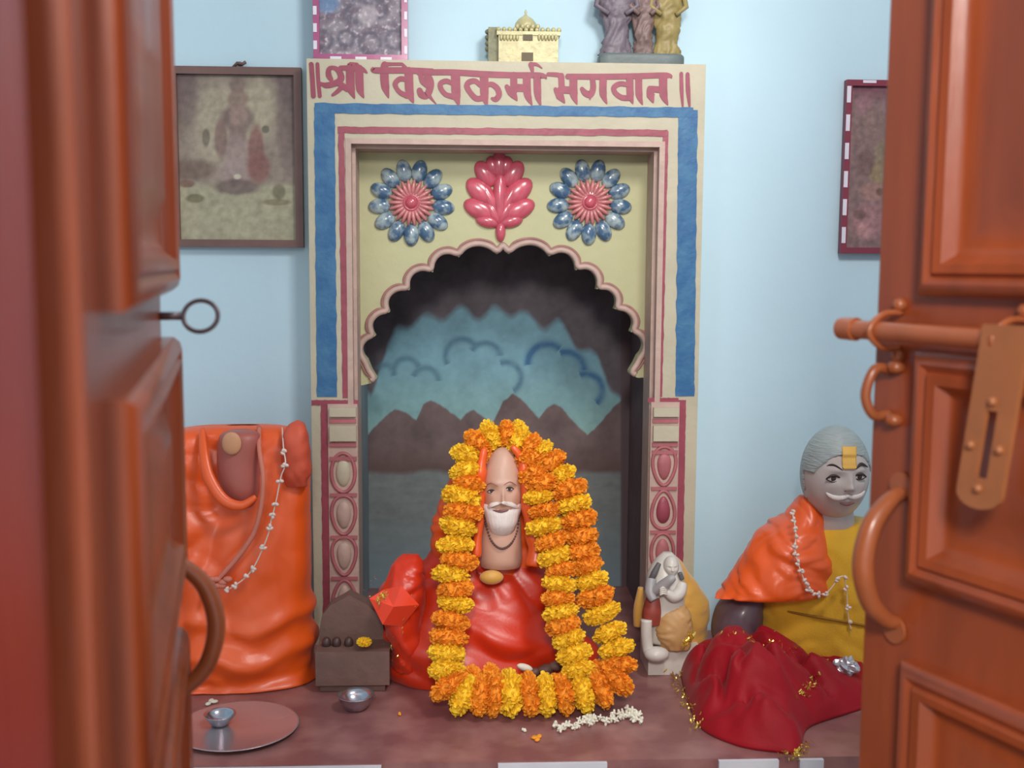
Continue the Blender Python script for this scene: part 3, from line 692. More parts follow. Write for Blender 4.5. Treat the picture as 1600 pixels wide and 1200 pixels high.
# ================================================================== CENTRAL BEARDED STATUE
t = thing('bearded_statue', (*P(783, 1000, -.2)[:2], LZ), 'white bearded seated sage statue in red orange satin, marigold garland around it', 'statue')
rows = [rowpx(1040, 600, 925, -.19, .12), rowpx(1020, 590, 930, -.19, .125), rowpx(985, 594, 915, -.19, .12), rowpx(940, 618, 895, -.185, .105), rowpx(900, 640, 880, -.18, .09), rowpx(870, 665, 872, -.175, .075), rowpx(840, 690, 862, -.17, .06), rowpx(825, 705, 850, -.17, .045)]
rows[0] = (*rows[0][:2], LZ+.001, *rows[0][3:])
def fold2(x, y, z, th, tt):
    return silk(.018, .95, 11)(x, y, z, th, tt)*min(1, (z-LZ)/.03+.3)+.008*math.sin(z*70+x*30)*math.exp(-((z-.86)/.05)**2)
O('satin_robe', loft(rows, 140, 100, 2.1, fold2), SATIN2, t, smooth=True)
rows = [rowpx(885, 688, 868, -.185, .060), rowpx(840, 672, 866, -.185, .062), rowpx(790, 680, 858, -.185, .060), rowpx(745, 700, 846, -.185, .056), rowpx(710, 726, 830, -.185, .046), rowpx(692, 752, 812, -.185, .028), rowpx(686, 775, 795, -.185, .008)]
O('head_cloth', loft(rows, 110, 70, 2.0, silk(.006, 2.2, 21)), SATIN, t, smooth=True)
g = loft([rowpx(905, 600, 664, -.26, .03), rowpx(930, 588, 665, -.26, .04), rowpx(970, 598, 665, -.26, .045), rowpx(1010, 610, 665, -.25, .045), rowpx(1040, 612, 670, -.24, .04)][::-1]+[rowpx(880, 612, 662, -.25, .02), rowpx(866, 628, 655, -.24, .008)], 60, 50, 2.2, silk(.006, 3, 31))
O('knee_cloth', g, SATIN2, t, smooth=True)
for pth, rr in (([(757, 700, 0), (751, 735, -.004), (750, 775, -.004), (748, 820, -.004), (744, 870, -.01)], [.004, .010, .009, .008, .008]), ([(800, 697, 0), (816, 720, -.002), (823, 765, -.006), (829, 810, -.006), (838, 850, -.012), (835, 885, -.02)], [.004, .008, .011, .013, .016, .014])):
    pp = cr([P(x, y, -.272+d_) for x, y, d_ in pth], 36)
    O('hood_edge', MB().tube(pp, np.interp(np.linspace(0, 1, 36), np.linspace(0, 1, len(rr)), rr)*(1+.12*np.sin(np.arange(36)*.8)), 14, flat=1.0), SATIN, t, smooth=True)
# neck, head
fc = P(784, 770, -.262); FX = fc[0]
def pz(y, Y=-.29): return P(784, y, Y)[2]
k_ = 1.77/1700
neck = loft([(FX-.001, -.252, pz(893), .034, .030), (FX-.001, -.254, pz(880), .036, .035), (FX-.001, -.254, pz(850), .035, .034), (FX, -.254, pz(825), .033, .030), (FX, -.252, pz(800), .030, .028)], 60, 30, 2.2)
O('neck', neck, SKINP, t, smooth=True)
def face_mesh(cx, cy, cz, rx, ry, rz, fs, top=1.0, n=120, k=90):
    """head with brow, sockets, nose, cheeks and lips; the face looks along -Y. fs scales feature sizes"""
    mb = MB()
    V = []
    for i in range(k+1):
        ph = math.pi*i/k
        for j in range(n):
            th = 2*math.pi*j/n
            x, y, z = rx*math.sin(ph)*math.cos(th), ry*math.sin(ph)*math.sin(th), rz*math.cos(ph)
            if z > 0: z *= top
            u, v = x/rx, z/rz; 
            if y < 0:
                G = lambda a, b, sa, sb: math.exp(-((u-a)/sa)**2-((v-b)/sb)**2)
                d = .22*G(0, fs['nose'], .10, .07)+.16*G(0, fs['nose']+.12, .07, .13)+.05*G(.09, fs['nose']-.02, .06, .04)+.05*G(-.09, fs['nose']-.02, .06, .04)
                d += -.11*(G(fs['ex'], fs['eye'], .2, .09)+G(-fs['ex'], fs['eye'], .2, .09))+.07*(G(.36, fs['eye']+.16, .25, .06)+G(-.36, fs['eye']+.16, .25, .06))
                d += .06*(G(.5, fs['nose'], .2, .2)+G(-.5, fs['nose'], .2, .2))+.06*G(0, fs['mouth'], .2, .035)+.08*G(0, fs['chin'], .22, .1)
                y -= d*ry*fs['rel']*(min(1, -y/ry*1.4))
                f = 1-fs['jaw']*max(0, -v-.1)**1.5; x *= f
            V.append((cx+x, cy+y, cz+z))
    Fc = [(i*n+j, (i+1)*n+j, (i+1)*n+(j+1) % n, i*n+(j+1) % n) for i in range(k) for j in range(n)]
    return mb.add(V, Fc), np.array(V)
def surfY(V, x, z):
    d = (V[:, 0]-x)**2+(V[:, 2]-z)**2+np.where(V[:, 1] > V[:, 1].mean(), 9, 0); i = np.argsort(d)[:3]; return V[i, 1].min()
hz0 = (pz(704)+pz(838))/2; hrz = (pz(704)-pz(838))/2
fsC = dict(nose=-.19, eye=.09, ex=.46, mouth=-.40, chin=-.8, jaw=.25, rel=.9)
hm, HV = face_mesh(FX+.001, -.258, hz0, .0345, .040, hrz, fsC)
O('head', hm, SKINP, t, smooth=True)
def onf(V, px, py, Yg, off): 
    q = P(px, py, Yg); y = surfY(V, q[0], q[2]); q = P(px, py, y); return np.array([q[0], y-off, q[2]])
def eyes(V, Yg, spots, parent, s=1.0):
    for (ex, ey, w_) in spots:
        q = onf(V, ex, ey, Yg, 0)
        O('eye', MB().ell(q+np.array([0, .0006, 0]), (w_*1.0, .0022, w_*.45), 20, 12), EYEW, parent, smooth=True)
        O('pupil', MB().ell(q+np.array([0, -.0008, .0002]), (w_*.42, .0015, w_*.40), 14, 10), DARK, parent, smooth=True)
        lid = cr([q+np.array([-w_*1.15, -.0005, -w_*.05]), q+np.array([-w_*.4, -.0022, w_*.45]), q+np.array([w_*.4, -.0022, w_*.45]), q+np.array([w_*1.15, -.0005, 0])], 14)
        O('eyelid_line', MB().tube(lid, [.0003+.0011*s*math.sin(math.pi*(i+.5)/14) for i in range(14)], 6), DARK, parent, smooth=True)
        lid = cr([q+np.array([-w_*1.1, -.0004, -w_*.05]), q+np.array([0, -.0020, -w_*.48]), q+np.array([w_*1.1, -.0004, 0])], 12)
        O('lower_lid', MB().tube(lid, .0005*s, 6), DARK, parent, smooth=True)
def stroke_on(V, Yg, pxs, rad, name, m_, parent, off=.0005, n=24, flat=.5):
    pp = cr(pxs, n); pts = [onf(V, x, y, Yg, off) for x, y in pp]
    pts = np.array(pts); 
    for _ in range(3): pts[1:-1, 1] = (pts[:-2, 1]+pts[1:-1, 1]+pts[2:, 1])/3
    rr = [max(.0003, rad*math.sin(math.pi*(i+.6)/(n+.2))**.7) for i in range(n)]
    return O(name, MB().tube(pts, rr, 8, flat=flat), m_, parent, smooth=True)
eyes(HV, -.30, [(768, 768, .0066), (796, 764, .0066)], t, .8)
stroke_on(HV, -.30, [(757, 760), (767, 755), (778, 760)], .0010, 'eyebrow', MAUVE, t); stroke_on(HV, -.30, [(787, 758), (797, 753), (808, 759)], .0010, 'eyebrow', MAUVE, t)
# moustache and beard
stroke_on(HV, -.30, [(758, 796), (768, 789), (783, 785.5)], .0042, 'moustache', WHITEB, t, .001); stroke_on(HV, -.30, [(783, 785.5), (798, 788), (811, 794)], .0042, 'moustache', WHITEB, t, .001)
stroke_on(HV, -.30, [(770, 796.5), (782, 798.5), (795, 796)], .0022, 'lips', LIPS, t, .0025)
g = loft([(FX, -.272, pz(842), .006, .006), (FX, -.276, pz(836), .017, .013), (FX, -.278, pz(822), .024, .021), (FX, -.275, pz(808), .029, .024), (FX, -.272, pz(798), .0325, .0245), (FX, -.268, pz(790), .0335, .022)], 60, 30, 2.1, lambda x, y, z, th, tt: .0006*math.sin(th*34))
O('beard', g, WHITEB, t, smooth=True)
# bead necklace
nk = cr([(755, 800), (759, 820), (768, 845), (782, 857), (797, 851), (807, 832), (811, 805)], 34)
g = MB()
for i, (x, y) in enumerate(nk):
    q = P(x, y, -.293+.022*abs((x-783)/28)**2); g.ell(q, (.0021, .0021, .0021), 8, 6)
O('bead_necklace', g, mat('dark_wooden_bead', (96, 70, 66), .5), t, smooth=True)
c = P(768, 902, -.285)
O('collar_cloth', MB().ell(c, (.020, .010, .012), 20, 12), OCHRC, t, smooth=True)
# glossy packet on the knee
pk = [(577, 935), (600, 921), (627, 915), (655, 945), (628, 979), (598, 976)]
def packet():
    V = [P(x, y, -.315+.012*math.sin(i*2.1)) for i, (x, y) in enumerate(pk)]; c = P(615, 948, -.335); b = P(615, 948, -.295)
    g = MB(); g.add(V+[c, b], [(i, (i+1) % 6, 6) for i in range(6)]+[((i+1) % 6, i, 7) for i in range(6)]); return g
pkt = thing('foil_packet', P(615, 980, -.3), 'shiny red orange folded packet with gold fringe at the bearded statue\'s left edge', 'packet')
O('wrapper', packet(), mat('orange_foil', (245, 74, 44), .3, .05, 20, coat=.5), pkt)
def tinsel(pxs, Yf, n, spread, ln, m_=None, seed=0, g=None):
    rnd = random.Random(seed); g = g or MB()
    for i in range(n):
        tq = rnd.random()*(len(pxs)-1); a = int(tq); f = tq-a; b = min(a+1, len(pxs)-1)
        x = pxs[a][0]*(1-f)+pxs[b][0]*f+rnd.gauss(0, spread); y = pxs[a][1]*(1-f)+pxs[b][1]*f+rnd.gauss(0, spread)
        c = Vector(P(x, y, Yf(x, y) if callable(Yf) else Yf)); c.z = max(c.z, LZ+.003)
        d = Vector((rnd.gauss(0, 1), rnd.gauss(0, .6), rnd.gauss(0, 1))).normalized()*ln*rnd.uniform(.5, 1.3); e = d.cross(Vector((rnd.random(), rnd.random(), rnd.random()))).normalized()*ln*.22
        d2 = d.copy(); 
        V = [c-d-e, c-d+e, c+e*1.4+Vector((0, -.0015, 0)), c-e*1.4+Vector((0, -.0015, 0)), c+d+e, c+d-e]
        V = [(v.x, v.y, max(v.z, LZ+.001)) for v in V]
        g.add(V, [(0, 1, 2, 3), (3, 2, 4, 5)])
    return g
O('gold_fringe', tinsel([(588, 942), (596, 932), (602, 924)], -.345, 34, 2.5, .004, seed=3), GOLD, pkt)
O('glitter', tinsel([(575, 925), (585, 905), (640, 985), (622, 1000), (610, 1015), (655, 925)], -.325, 40, 9, .0022, seed=5), GOLD, pkt)
# things in the gap of the garland
o = O('petal', MB().ell(P(820, 1043, -.335), (.014, .006, .006), 14, 8, rot=Matrix.Rotation(.3, 3, 'Y')), JASM, smooth=True); tag(o, 'single white petal inside the marigold loop at the statue\'s foot', 'petal')
g = MB()
for (x, y, r) in ((835, 1050, .010), (852, 1046, .013), (868, 1040, .012), (858, 1055, .010)): g.ell(P(x, y, -.33), (r, r*.8, r*.7), 14, 10, fn=lambda p: (p[0]+.15*p[2], p[1], p[2]*(1+20*p[0])))
o = O('dried_offering', g, STONE, smooth=True); tag(o, 'small dark dried offering heap inside the marigold loop', 'offering')

# ================================================================== MARIGOLD GARLAND
def pompon(seed, R=1.0, flat=.58):
    rnd = random.Random(seed); g = MB(); g.ell((0, 0, 0), (R*.80, R*.80, R*flat*.80), 16, 12, fn=lambda p: p*(1+.05*nz(*(p*6+seed))))
    N_ = 250
    for i in range(N_):
        z = 1-2*(i+.5)/N_; a = i*2.39996+rnd.uniform(-.25, .25); r = math.sqrt(1-z*z)
        d = Vector((r*math.cos(a), r*math.sin(a), z*flat)); L_ = rnd.uniform(.90, 1.04)*R*(1+.06*nz(d.x*3, d.y*3, d.z*3+seed)); base = d*.70*R
        tip = d*L_; side = d.cross(Vector((rnd.gauss(0, 1), rnd.gauss(0, 1), rnd.gauss(0, 1)))).normalized(); wv = R*rnd.uniform(.085, .13)
        nn = side.cross(d).normalized(); cup = nn*R*rnd.uniform(.02, .05)
        V = [base-side*wv*.6, base+side*wv*.6]
        mid = base.lerp(tip, .6)
        V += [mid-side*wv+cup, mid-nn*R*.02, mid+side*wv+cup]
        V += [tip-side*wv*.9+nn*R*rnd.uniform(0, .07), tip-side*wv*.3+d*R*.03+nn*R*.02, tip+side*wv*.3+d*R*.03+nn*R*rnd.uniform(0, .05), tip+side*wv*.9+nn*R*rnd.uniform(0, .07)]
        g.add(V, [(0, 1, 4, 3), (0, 3, 2), (2, 3, 6, 5), (3, 7, 6), (3, 4, 8, 7)])
    return g
protos = {}
for cn, m_ in (('y', MAR_Y), ('o', MAR_O)):
    for k in range(3):
        g = pompon(k+(10 if cn == 'o' else 0)); me = bpy.data.meshes.new('marigold'); me.from_pydata(g.v, [], g.f); me.materials.append(m_); me.update()
        protos[cn+str(k)] = me
gar = thing('marigold_garland', (*P(800, 1100, -.36)[:2], LZ), 'thick garland of yellow and orange marigolds looped around the bearded statue', 'garland')
def Yg(py): return float(np.interp(py, [670, 700, 760, 850, 950, 1040, 1075, 1110], [-.225, -.25, -.285, -.312, -.345, -.378, -.395, -.405]))
SA = [(792,681,'o'),(766,683,'y'),(746,694,'o'),(729,712,'y'),(728,738,'y'),(733,757,'o'),(720,776,'y'),(724,800,'o'),(716,822,'y'),(711,852,'y'),(718,876,'o'),(704,898,'y'),(711,921,'o'),(712,943,'y'),(704,970,'o'),(701,996,'o'),(698,1020,'y'),(697,1046,'y'),(702,1072,'o'),(724,1090,'y'),(750,1094,'o'),(773,1094,'o'),(798,1103,'y'),(827,1097,'o'),(853,1097,'y'),(880,1092,'o'),(910,1085,'y'),(938,1076,'o'),(962,1062,'o'),(968,1038,'o'),(963,1014,'y'),(953,988,'y'),(940,958,'y'),(930,932,'o'),(924,908,'y'),(915,884,'o'),(909,862,'o'),(907,838,'o'),(903,812,'o'),(895,789,'y'),(889,766,'o'),(877,744,'y'),(861,725,'o'),(845,711,'y'),(828,702,'o'),(810,692,'y')]
SB = [(830,720,'o'),(832,742,'o'),(848,757,'o'),(841,777,'y'),(852,798,'o'),(850,822,'y'),(862,846,'o'),(867,869,'y'),(878,890,'o'),(874,912,'y'),(871,935,'o'),(876,957,'y'),(880,977,'o'),(888,998,'y'),(897,1022,'y'),(903,1046,'y')]
SD = [(812,680,'y'),(752,712,'o'),(770,1062,'o'),(742,1062,'o'),(790,1070,'y'),(880,1065,'o'),(940,1045,'o'),(720,1060,'y'),(917,1058,'y')]
def strand(lst, rpx, dy=0.0, single=False):
    W3 = [np.array(P(x, y, Yg(y)+dy)) for x, y, c in lst]
    for i, (x, y, c) in enumerate(lst):
        if single: tv = np.array([random.gauss(0, 1), .3, random.gauss(0, 1)])
        else: tv = W3[min(i+1, len(lst)-1)]-W3[max(i-1, 0)]
        r = rpx(x, y)*(2.06+W3[i][1])/1700*random.uniform(.94, 1.06)
        me = protos[c+str(random.randrange(3))]; o = bpy.data.objects.new('marigold', me); COLL.objects.link(o); o.parent = gar
        q = Vector(tv).to_track_quat('Z', 'Y'); q = q @ Matrix.Rotation(random.uniform(0, 6.28), 3, 'Z').to_quaternion()
        o.rotation_mode = 'QUATERNION'; o.rotation_quaternion = q
        loc = W3[i].copy(); 
        if y > 1060: loc[2] = max(loc[2], LZ+r*1.04)
        o.location = loc-ORG[gar.name]; o.scale = (r, r, r*random.uniform(.85, 1.05))
strand(SA, lambda x, y: 28 if y < 760 else (31 if y < 1050 else 36))
strand(SB, lambda x, y: 27 if y < 780 else 29, -.004)
strand(SD, lambda x, y: 26, .01, True)

# white flowers strung on the altar
jt = thing('jasmine_string', (*PZ(940, 1125, LZ)[:2], LZ), 'short string of small white buds lying in front of the marigold garland', 'garland')
def bud():
    g = MB()
    for j in range(4):
        a = j*1.6; g.ell((.0028*math.cos(a), .0028*math.sin(a), .001), (.0034, .0018, .0022), 8, 6, rot=Matrix.Rotation(a, 3, 'Z'))
    g.ell((0, 0, -.001), (.0018, .0018, .005), 8, 6); return g
gb = bud(); bme = bpy.data.meshes.new('bud'); bme.from_pydata(gb.v, [], gb.f); bme.materials.append(JASM); bme.update()
th_ = [PZ(x, y, LZ+.004) for x, y in ((868, 1138), (900, 1136), (930, 1126), (960, 1124), (985, 1118), (996, 1124))]
for i in range(62):
    tq = random.random()**.8*(5); a = min(int(tq), 4); q = th_[a]*(1-(tq-a))+th_[a+1]*(tq-a)
    o = bpy.data.objects.new('bud', bme); COLL.objects.link(o); o.parent = jt
    loc = q+np.array([random.gauss(0, .003), random.gauss(0, .008), abs(random.gauss(0, .003))+.001]); o.location = loc-ORG[jt.name]
    o.rotation_euler = (random.random()*6, random.random()*6, random.random()*6); o.scale = [random.uniform(.8, 1.3)]*3
def petals(label, spots, m_=JASM):
    for (px, py, r) in spots:
        q = PZ(px, py, LZ+.003); g = MB()
        for j in range(4):
            a = random.random()*6; g.ell(q+np.array([math.cos(a)*r*.6, math.sin(a)*r*.6, 0]), (r*.6, r*.4, .0025), 10, 6, rot=Matrix.Rotation(a, 3, 'Z'))
        o = O('fallen_flower', g, m_, smooth=True); tag(o, label, 'flower')
petals('crumpled white flower behind the round steel plate', [(328, 1097, .011)]); petals('tiny white petal right of the lamp cup, behind the plate', [(391, 1100, .004)])
petals('tiny white flower under the yellow bottom of the garland', [(817, 1141, .005)]); petals('fallen orange marigold shred below the garland', [(842, 1153, .010)], MAR_O)
petals('tiny orange petal on the altar between the steel cup and the garland', [(626, 1115, .004)], MAR_O)
q = P(569, 1003, -.292); gq = pompon(33); o = O('marigold', MB().add([(np.array(v)*.013+q) for v in gq.v], gq.f), MAR_Y, smooth=False); tag(o, 'single small yellow marigold on the dark stone shrine block', 'flower')

# ================================================================== SMALL WHITE FIGURINE
t = thing('hooded_figurine', (*P(1042, 1020, -.24)[:2], LZ), 'small white hooded crouching figurine with ochre cape right of the garland', 'figurine')
def rp(y, xl, xr, Yc, ry): return rowpx(y, xl, xr, Yc, ry)
g = loft([rp(1000, 1012, 1100, -.17, .03), rp(960, 1000, 1112, -.17, .034), rp(935, 1003, 1108, -.17, .034), rp(900, 1015, 1082, -.175, .030), rp(870, 1028, 1060, -.18, .02), rp(864, 1038, 1048, -.18, .006)], 70, 50, 2.0, silk(.005, 2.5, 41))
O('ochre_cape', g, OCHRC, t, smooth=True)
g = loft([rp(1000, 1010, 1070, -.21, .03), rp(960, 1008, 1070, -.21, .034), rp(920, 1008, 1068, -.21, .034), rp(895, 1012, 1068, -.208, .03), rp(875, 1024, 1060, -.205, .022), rp(863, 1036, 1050, -.2, .008)], 60, 40, 2.1)
O('hooded_body', g, WHITEF, t, smooth=True)
fsm = dict(nose=-.15, eye=.12, ex=.42, mouth=-.42, chin=-.75, jaw=.3, rel=1.0)
c = P(1050, 888, -.236); hm, V2 = face_mesh(c[0], -.226, c[2], .014, .017, .019, fsm, n=60, k=44)
O('head', hm, WHITEF, t, smooth=True)
def tpx(g, pts, rad, Y0, n=20): 
    p = cr([P(x, y, Y0+dy) for x, y, dy in pts], n); g.tube(p, np.interp(np.linspace(0, 1, n), np.linspace(0, 1, len(rad)), rad), 12); return g
g = MB(); tpx(g, [(1018, 905, .01), (1016, 925, 0), (1022, 938, -.008)], [.009, .010, .007], -.245)
tpx(g, [(1020, 925, 0), (1036, 915, -.01), (1048, 905, -.018), (1054, 902, -.018)], [.008, .010, .008, .005], -.245)
O('arm', g, GREYF, t, smooth=True)
g = MB(); tpx(g, [(1066, 912, .01), (1062, 926, 0), (1052, 932, -.008), (1040, 924, -.012)], [.009, .011, .010, .006], -.245)
for i in range(4): tpx(g, [(1042, 920+3*i, -.016), (1036, 918+3*i, -.02), (1031, 921+3*i, -.019)], [.0022, .0022, .0017], -.245, 8)
O('arm', g, WHITEF, t, smooth=True)
g = MB(); tpx(g, [(1030, 880, 0), (1022, 896, 0), (1014, 912, .004)], [.004, .006, .004], -.238); tpx(g, [(1062, 895, 0), (1066, 905, 0)], [.004, .004], -.236, 6)
O('hair', g, mat('dark_grey_paint', (96, 94, 98), .5), t, smooth=True)
g = loft([rp(975, 1004, 1032, -.235, .012), rp(955, 1004, 1034, -.235, .015), rp(932, 1010, 1034, -.232, .012)], 30, 20, 2)
O('red_sash', g, mat('dull_red_paint', (150, 66, 54), .5, .1), t, smooth=True)
g = MB(); tpx(g, [(1010, 968, 0), (1010, 990, 0), (1012, 1012, 0), (1016, 1022, -.004)], [.010, .010, .010, .011], -.245)
q = P(1026, 1022, -.255); g.ell((q[0], q[1], max(q[2], LZ+.012)), (.022, .016, .013), 20, 12)
O('leg', g, WHITEF, t, smooth=True)
g = loft([rp(1010, 1030, 1078, -.225, .026), rp(985, 1022, 1082, -.225, .032), rp(955, 1028, 1078, -.222, .030), rp(938, 1040, 1066, -.215, .02)], 50, 36, 2.1, silk(.003, 4, 50))
O('ochre_skirt', g, mat('ochre_paint', (196, 152, 100), .5, .08), t, smooth=True)
g = loft([rp(978, 990, 1004, -.2, .008), rp(950, 990, 1006, -.2, .010), rp(918, 997, 1005, -.2, .006)], 24, 16, 2.0)
O('cape_edge', g, OCHRC, t, smooth=True)
g = MB().box((P(1008, 1010, -.2)[0], -.235, LZ+.0005), (P(1090, 1010, -.2)[0], -.15, LZ+.045))
O('plinth', g, WHITEF, t)

# ================================================================== RIGHT SEATED STATUE
t = thing('moustached_statue', (*P(1300, 1000, -.2)[:2], LZ), 'grey haired moustached seated statue in yellow robe and orange shoulder cloth at the altar\'s right', 'statue')
Yb = -.2
g = loft([rp(1050, 1180, 1440, Yb, .085), rp(1012, 1186, 1438, Yb, .085), rp(975, 1182, 1436, Yb, .083), rp(930, 1184, 1436, Yb, .08), rp(890, 1196, 1430, Yb, .075), rp(850, 1216, 1420, Yb, .068), rp(828, 1240, 1400, Yb, .055), rp(818, 1268, 1378, Yb, .046), rp(812, 1282, 1364, Yb, .036)], 120, 90, 2.2, lambda x, y, z, th, tt: silk(.004, 2, 61)(x, y, z, th, tt)+.006*math.exp(-((z-P(1270, 985-10, -.28)[2]+.35*(x-.55)*.25)/.004)**2)*0)
g.v = [(x, y, max(z, LZ+.001)) for x, y, z in g.v]; RB = np.array(g.v)
O('yellow_robe', g, YELLC, t, smooth=True)
# fold ridge and hem of the robe
def onbody(px, py, off=.001): return onf(RB, px, py, -.28, off)
O('robe_fold', MB().tube(cr([onbody(*p, .0015) for p in ((1192, 938), (1215, 950), (1240, 957), (1290, 966), (1330, 973), (1362, 979))], 30), .0022, 8), mat('dark_mustard_cloth', (150, 104, 22), .8), t, smooth=True)
g = loft([rp(934, 1113, 1200, -.24, .012), rp(920, 1122, 1300, -.22, .075), rp(890, 1148, 1302, -.215, .082), rp(855, 1168, 1296, -.21, .078), rp(825, 1195, 1288, -.205, .066), rp(800, 1228, 1284, -.2, .05), rp(782, 1246, 1274, -.2, .03), rp(774, 1252, 1262, -.2, .008)], 110, 80, 2.0, silk(.008, 2.0, 71))
O('orange_shawl', g, SATIN, t, smooth=True)
g = loft([rp(1015, 1120, 1190, -.2, .045), rp(985, 1112, 1190, -.2, .05), rp(950, 1120, 1192, -.2, .048), rp(928, 1140, 1192, -.2, .035), rp(918, 1155, 1185, -.2, .015)], 50, 36, 2.0)
g.v = [(x, y, max(z, LZ+.001)) for x, y, z in g.v]
O('shaded_knee', g, SHADEK, t, smooth=True)
hx = P(1320, 745, -.27)[0]; k2 = 1.80/1700
zc = lambda y: P(1311, y, -.27)[2]
O('neck', loft([(hx+.004, -.215, zc(838), .040, .026), (hx+.004, -.218, zc(822), .034, .028), (hx+.004, -.215, zc(795), .030, .030)], 40, 16, 2), SKING, t, smooth=True)
fsR = dict(nose=-.20, eye=.02, ex=.36, mouth=-.48, chin=-.82, jaw=.06, rel=.6)
hcz = (zc(674)+zc(820))/2; hrz = (zc(674)-zc(820))/2
hm, HR = face_mesh(0, 0, 0, .0575, .058, hrz, fsR)
rot = Matrix.Rotation(math.radians(7), 3, 'Z')
hm.v = [tuple(np.array(rot @ Vector(v))+np.array([hx, -.222, hcz])) for v in hm.v]; HR = np.array(hm.v)
O('head', hm, SKING, t, smooth=True)
# hair: cap behind the forehead line
cap = MB(); keep = []
def capfn(p): return p
n_, kk = 90, 60; V = []
for i in range(kk+1):
    ph = math.pi*.62*i/kk
    for j in range(n_):
        th = 2*math.pi*j/n_; s = 1.035
        p = np.array([.0575*s*math.sin(ph)*math.cos(th), .058*s*math.sin(ph)*math.sin(th), hrz*s*math.cos(ph)])
        # front edge drawn up to the forehead line
        if p[1] < 0:
            lim = hrz*(.50-.42*min(1, abs(p[0])/.052)**3)
            if p[2] < lim: 
                p[2] = lim; q_ = math.sqrt(max(0, 1-(lim/(hrz))**2)); nx_ = math.hypot(p[0]/.056, p[1]/.058)+1e-9; p[0] *= q_/nx_*.985; p[1] *= q_/nx_*.985
        V.append(tuple(np.array(rot @ Vector(p))+np.array([hx, -.222, hcz])))
cap.add(V, [(i*n_+j, (i+1)*n_+j, (i+1)*n_+(j+1) % n_, i*n_+(j+1) % n_) for i in range(kk) for j in range(n_)])
O('hair', cap, HAIRG, t, smooth=True)
for sx, (ex_, ey_) in ((-1, (1264, 764)), (1, (1372, 760))):
    q = P(ex_, ey_, -.215); O('ear', MB().ell(q, (.006, .011, .017), 18, 12).tube(cr([q+np.array([sx*.004, -.010, .012]), q+np.array([sx*.009, -.002, .014]), q+np.array([sx*.009, 0, -.002]), q+np.array([sx*.004, -.006, -.014])], 14), .003, 8), SKING, t, smooth=True)
eyes(HR, -.28, [(1302, 748, .0115), (1343, 745, .0105)], t, 2.0)
stroke_on(HR, -.28, [(1284, 742), (1292, 730), (1303, 727), (1317, 735)], .0030, 'eyebrow', DARK, t); stroke_on(HR, -.28, [(1337, 733), (1346, 725), (1356, 730)], .0027, 'eyebrow', DARK, t)
stroke_on(HR, -.28, [(1290, 769), (1300, 776), (1313, 778), (1328, 774)], .0046, 'moustache', WHITEB, t, .001); stroke_on(HR, -.28, [(1321, 774), (1333, 777), (1344, 774), (1351, 767)], .0044, 'moustache', WHITEB, t, .001)
stroke_on(HR, -.28, [(1312, 786), (1323, 788.5), (1335, 785.5)], .0022, 'lips', LIPS, t, .0008)
for x in (1321, 1332): O('nostril', MB().ell(onf(HR, x, 767.5, -.28, -.0005), (.0018, .001, .0008), 8, 6), DARK, t, smooth=True)
# tilak patch laid on the forehead
g = MB(); V = []
nx_, ny_ = 12, 14
for j in range(ny_):
    for i in range(nx_):
        x = 1314+(1336-1314)*i/(nx_-1)+(j/ny_)*2; y = 697+(733-697)*j/(ny_-1)-(3 if i in (0, nx_-1) and j in (0, ny_-1) else 0); V.append(onf(HR, x, y, -.28, .0052 if j < 6 else .0022))
g.add(V, [(j*nx_+i, j*nx_+i+1, (j+1)*nx_+i+1, (j+1)*nx_+i) for j in range(ny_-1) for i in range(nx_-1)])
tk = O('tilak_mark', g, TILAK, t, smooth=True); md = tk.modifiers.new('solid', 'SOLIDIFY'); md.thickness = .0012; md.offset = 0
# its bead string
bs = thing('bead_string', (*P(1260, 900, -.3)[:2], .95), 'string of small white beads across the orange shoulder cloth of the moustached statue', 'garland')
bp = cr([P(1237, 796, -.26), P(1243, 830, -.285), P(1243, 865, -.297), P(1254, 900, -.305), P(1265, 923, -.302), P(1290, 927, -.3), P(1315, 900, -.297), P(1322, 920, -.292), P(1325, 960, -.29), P(1330, 985, -.292)], 50)
O('thread', MB().tube(bp, .001, 6), BEAD, bs, smooth=True)
for i in list(range(1, 26, 2))+[27, 31, 35, 38, 42, 46]:
    g = MB()
    for j in range(3):
        a = random.random()*6; g.ell(bp[i]+np.array([math.cos(a)*.003, -.002, math.sin(a)*.003]), (.0038, .0028, .0026), 8, 6, rot=Matrix.Rotation(a, 3, 'Y'))
    O('bead', g, BEAD, bs, smooth=True)

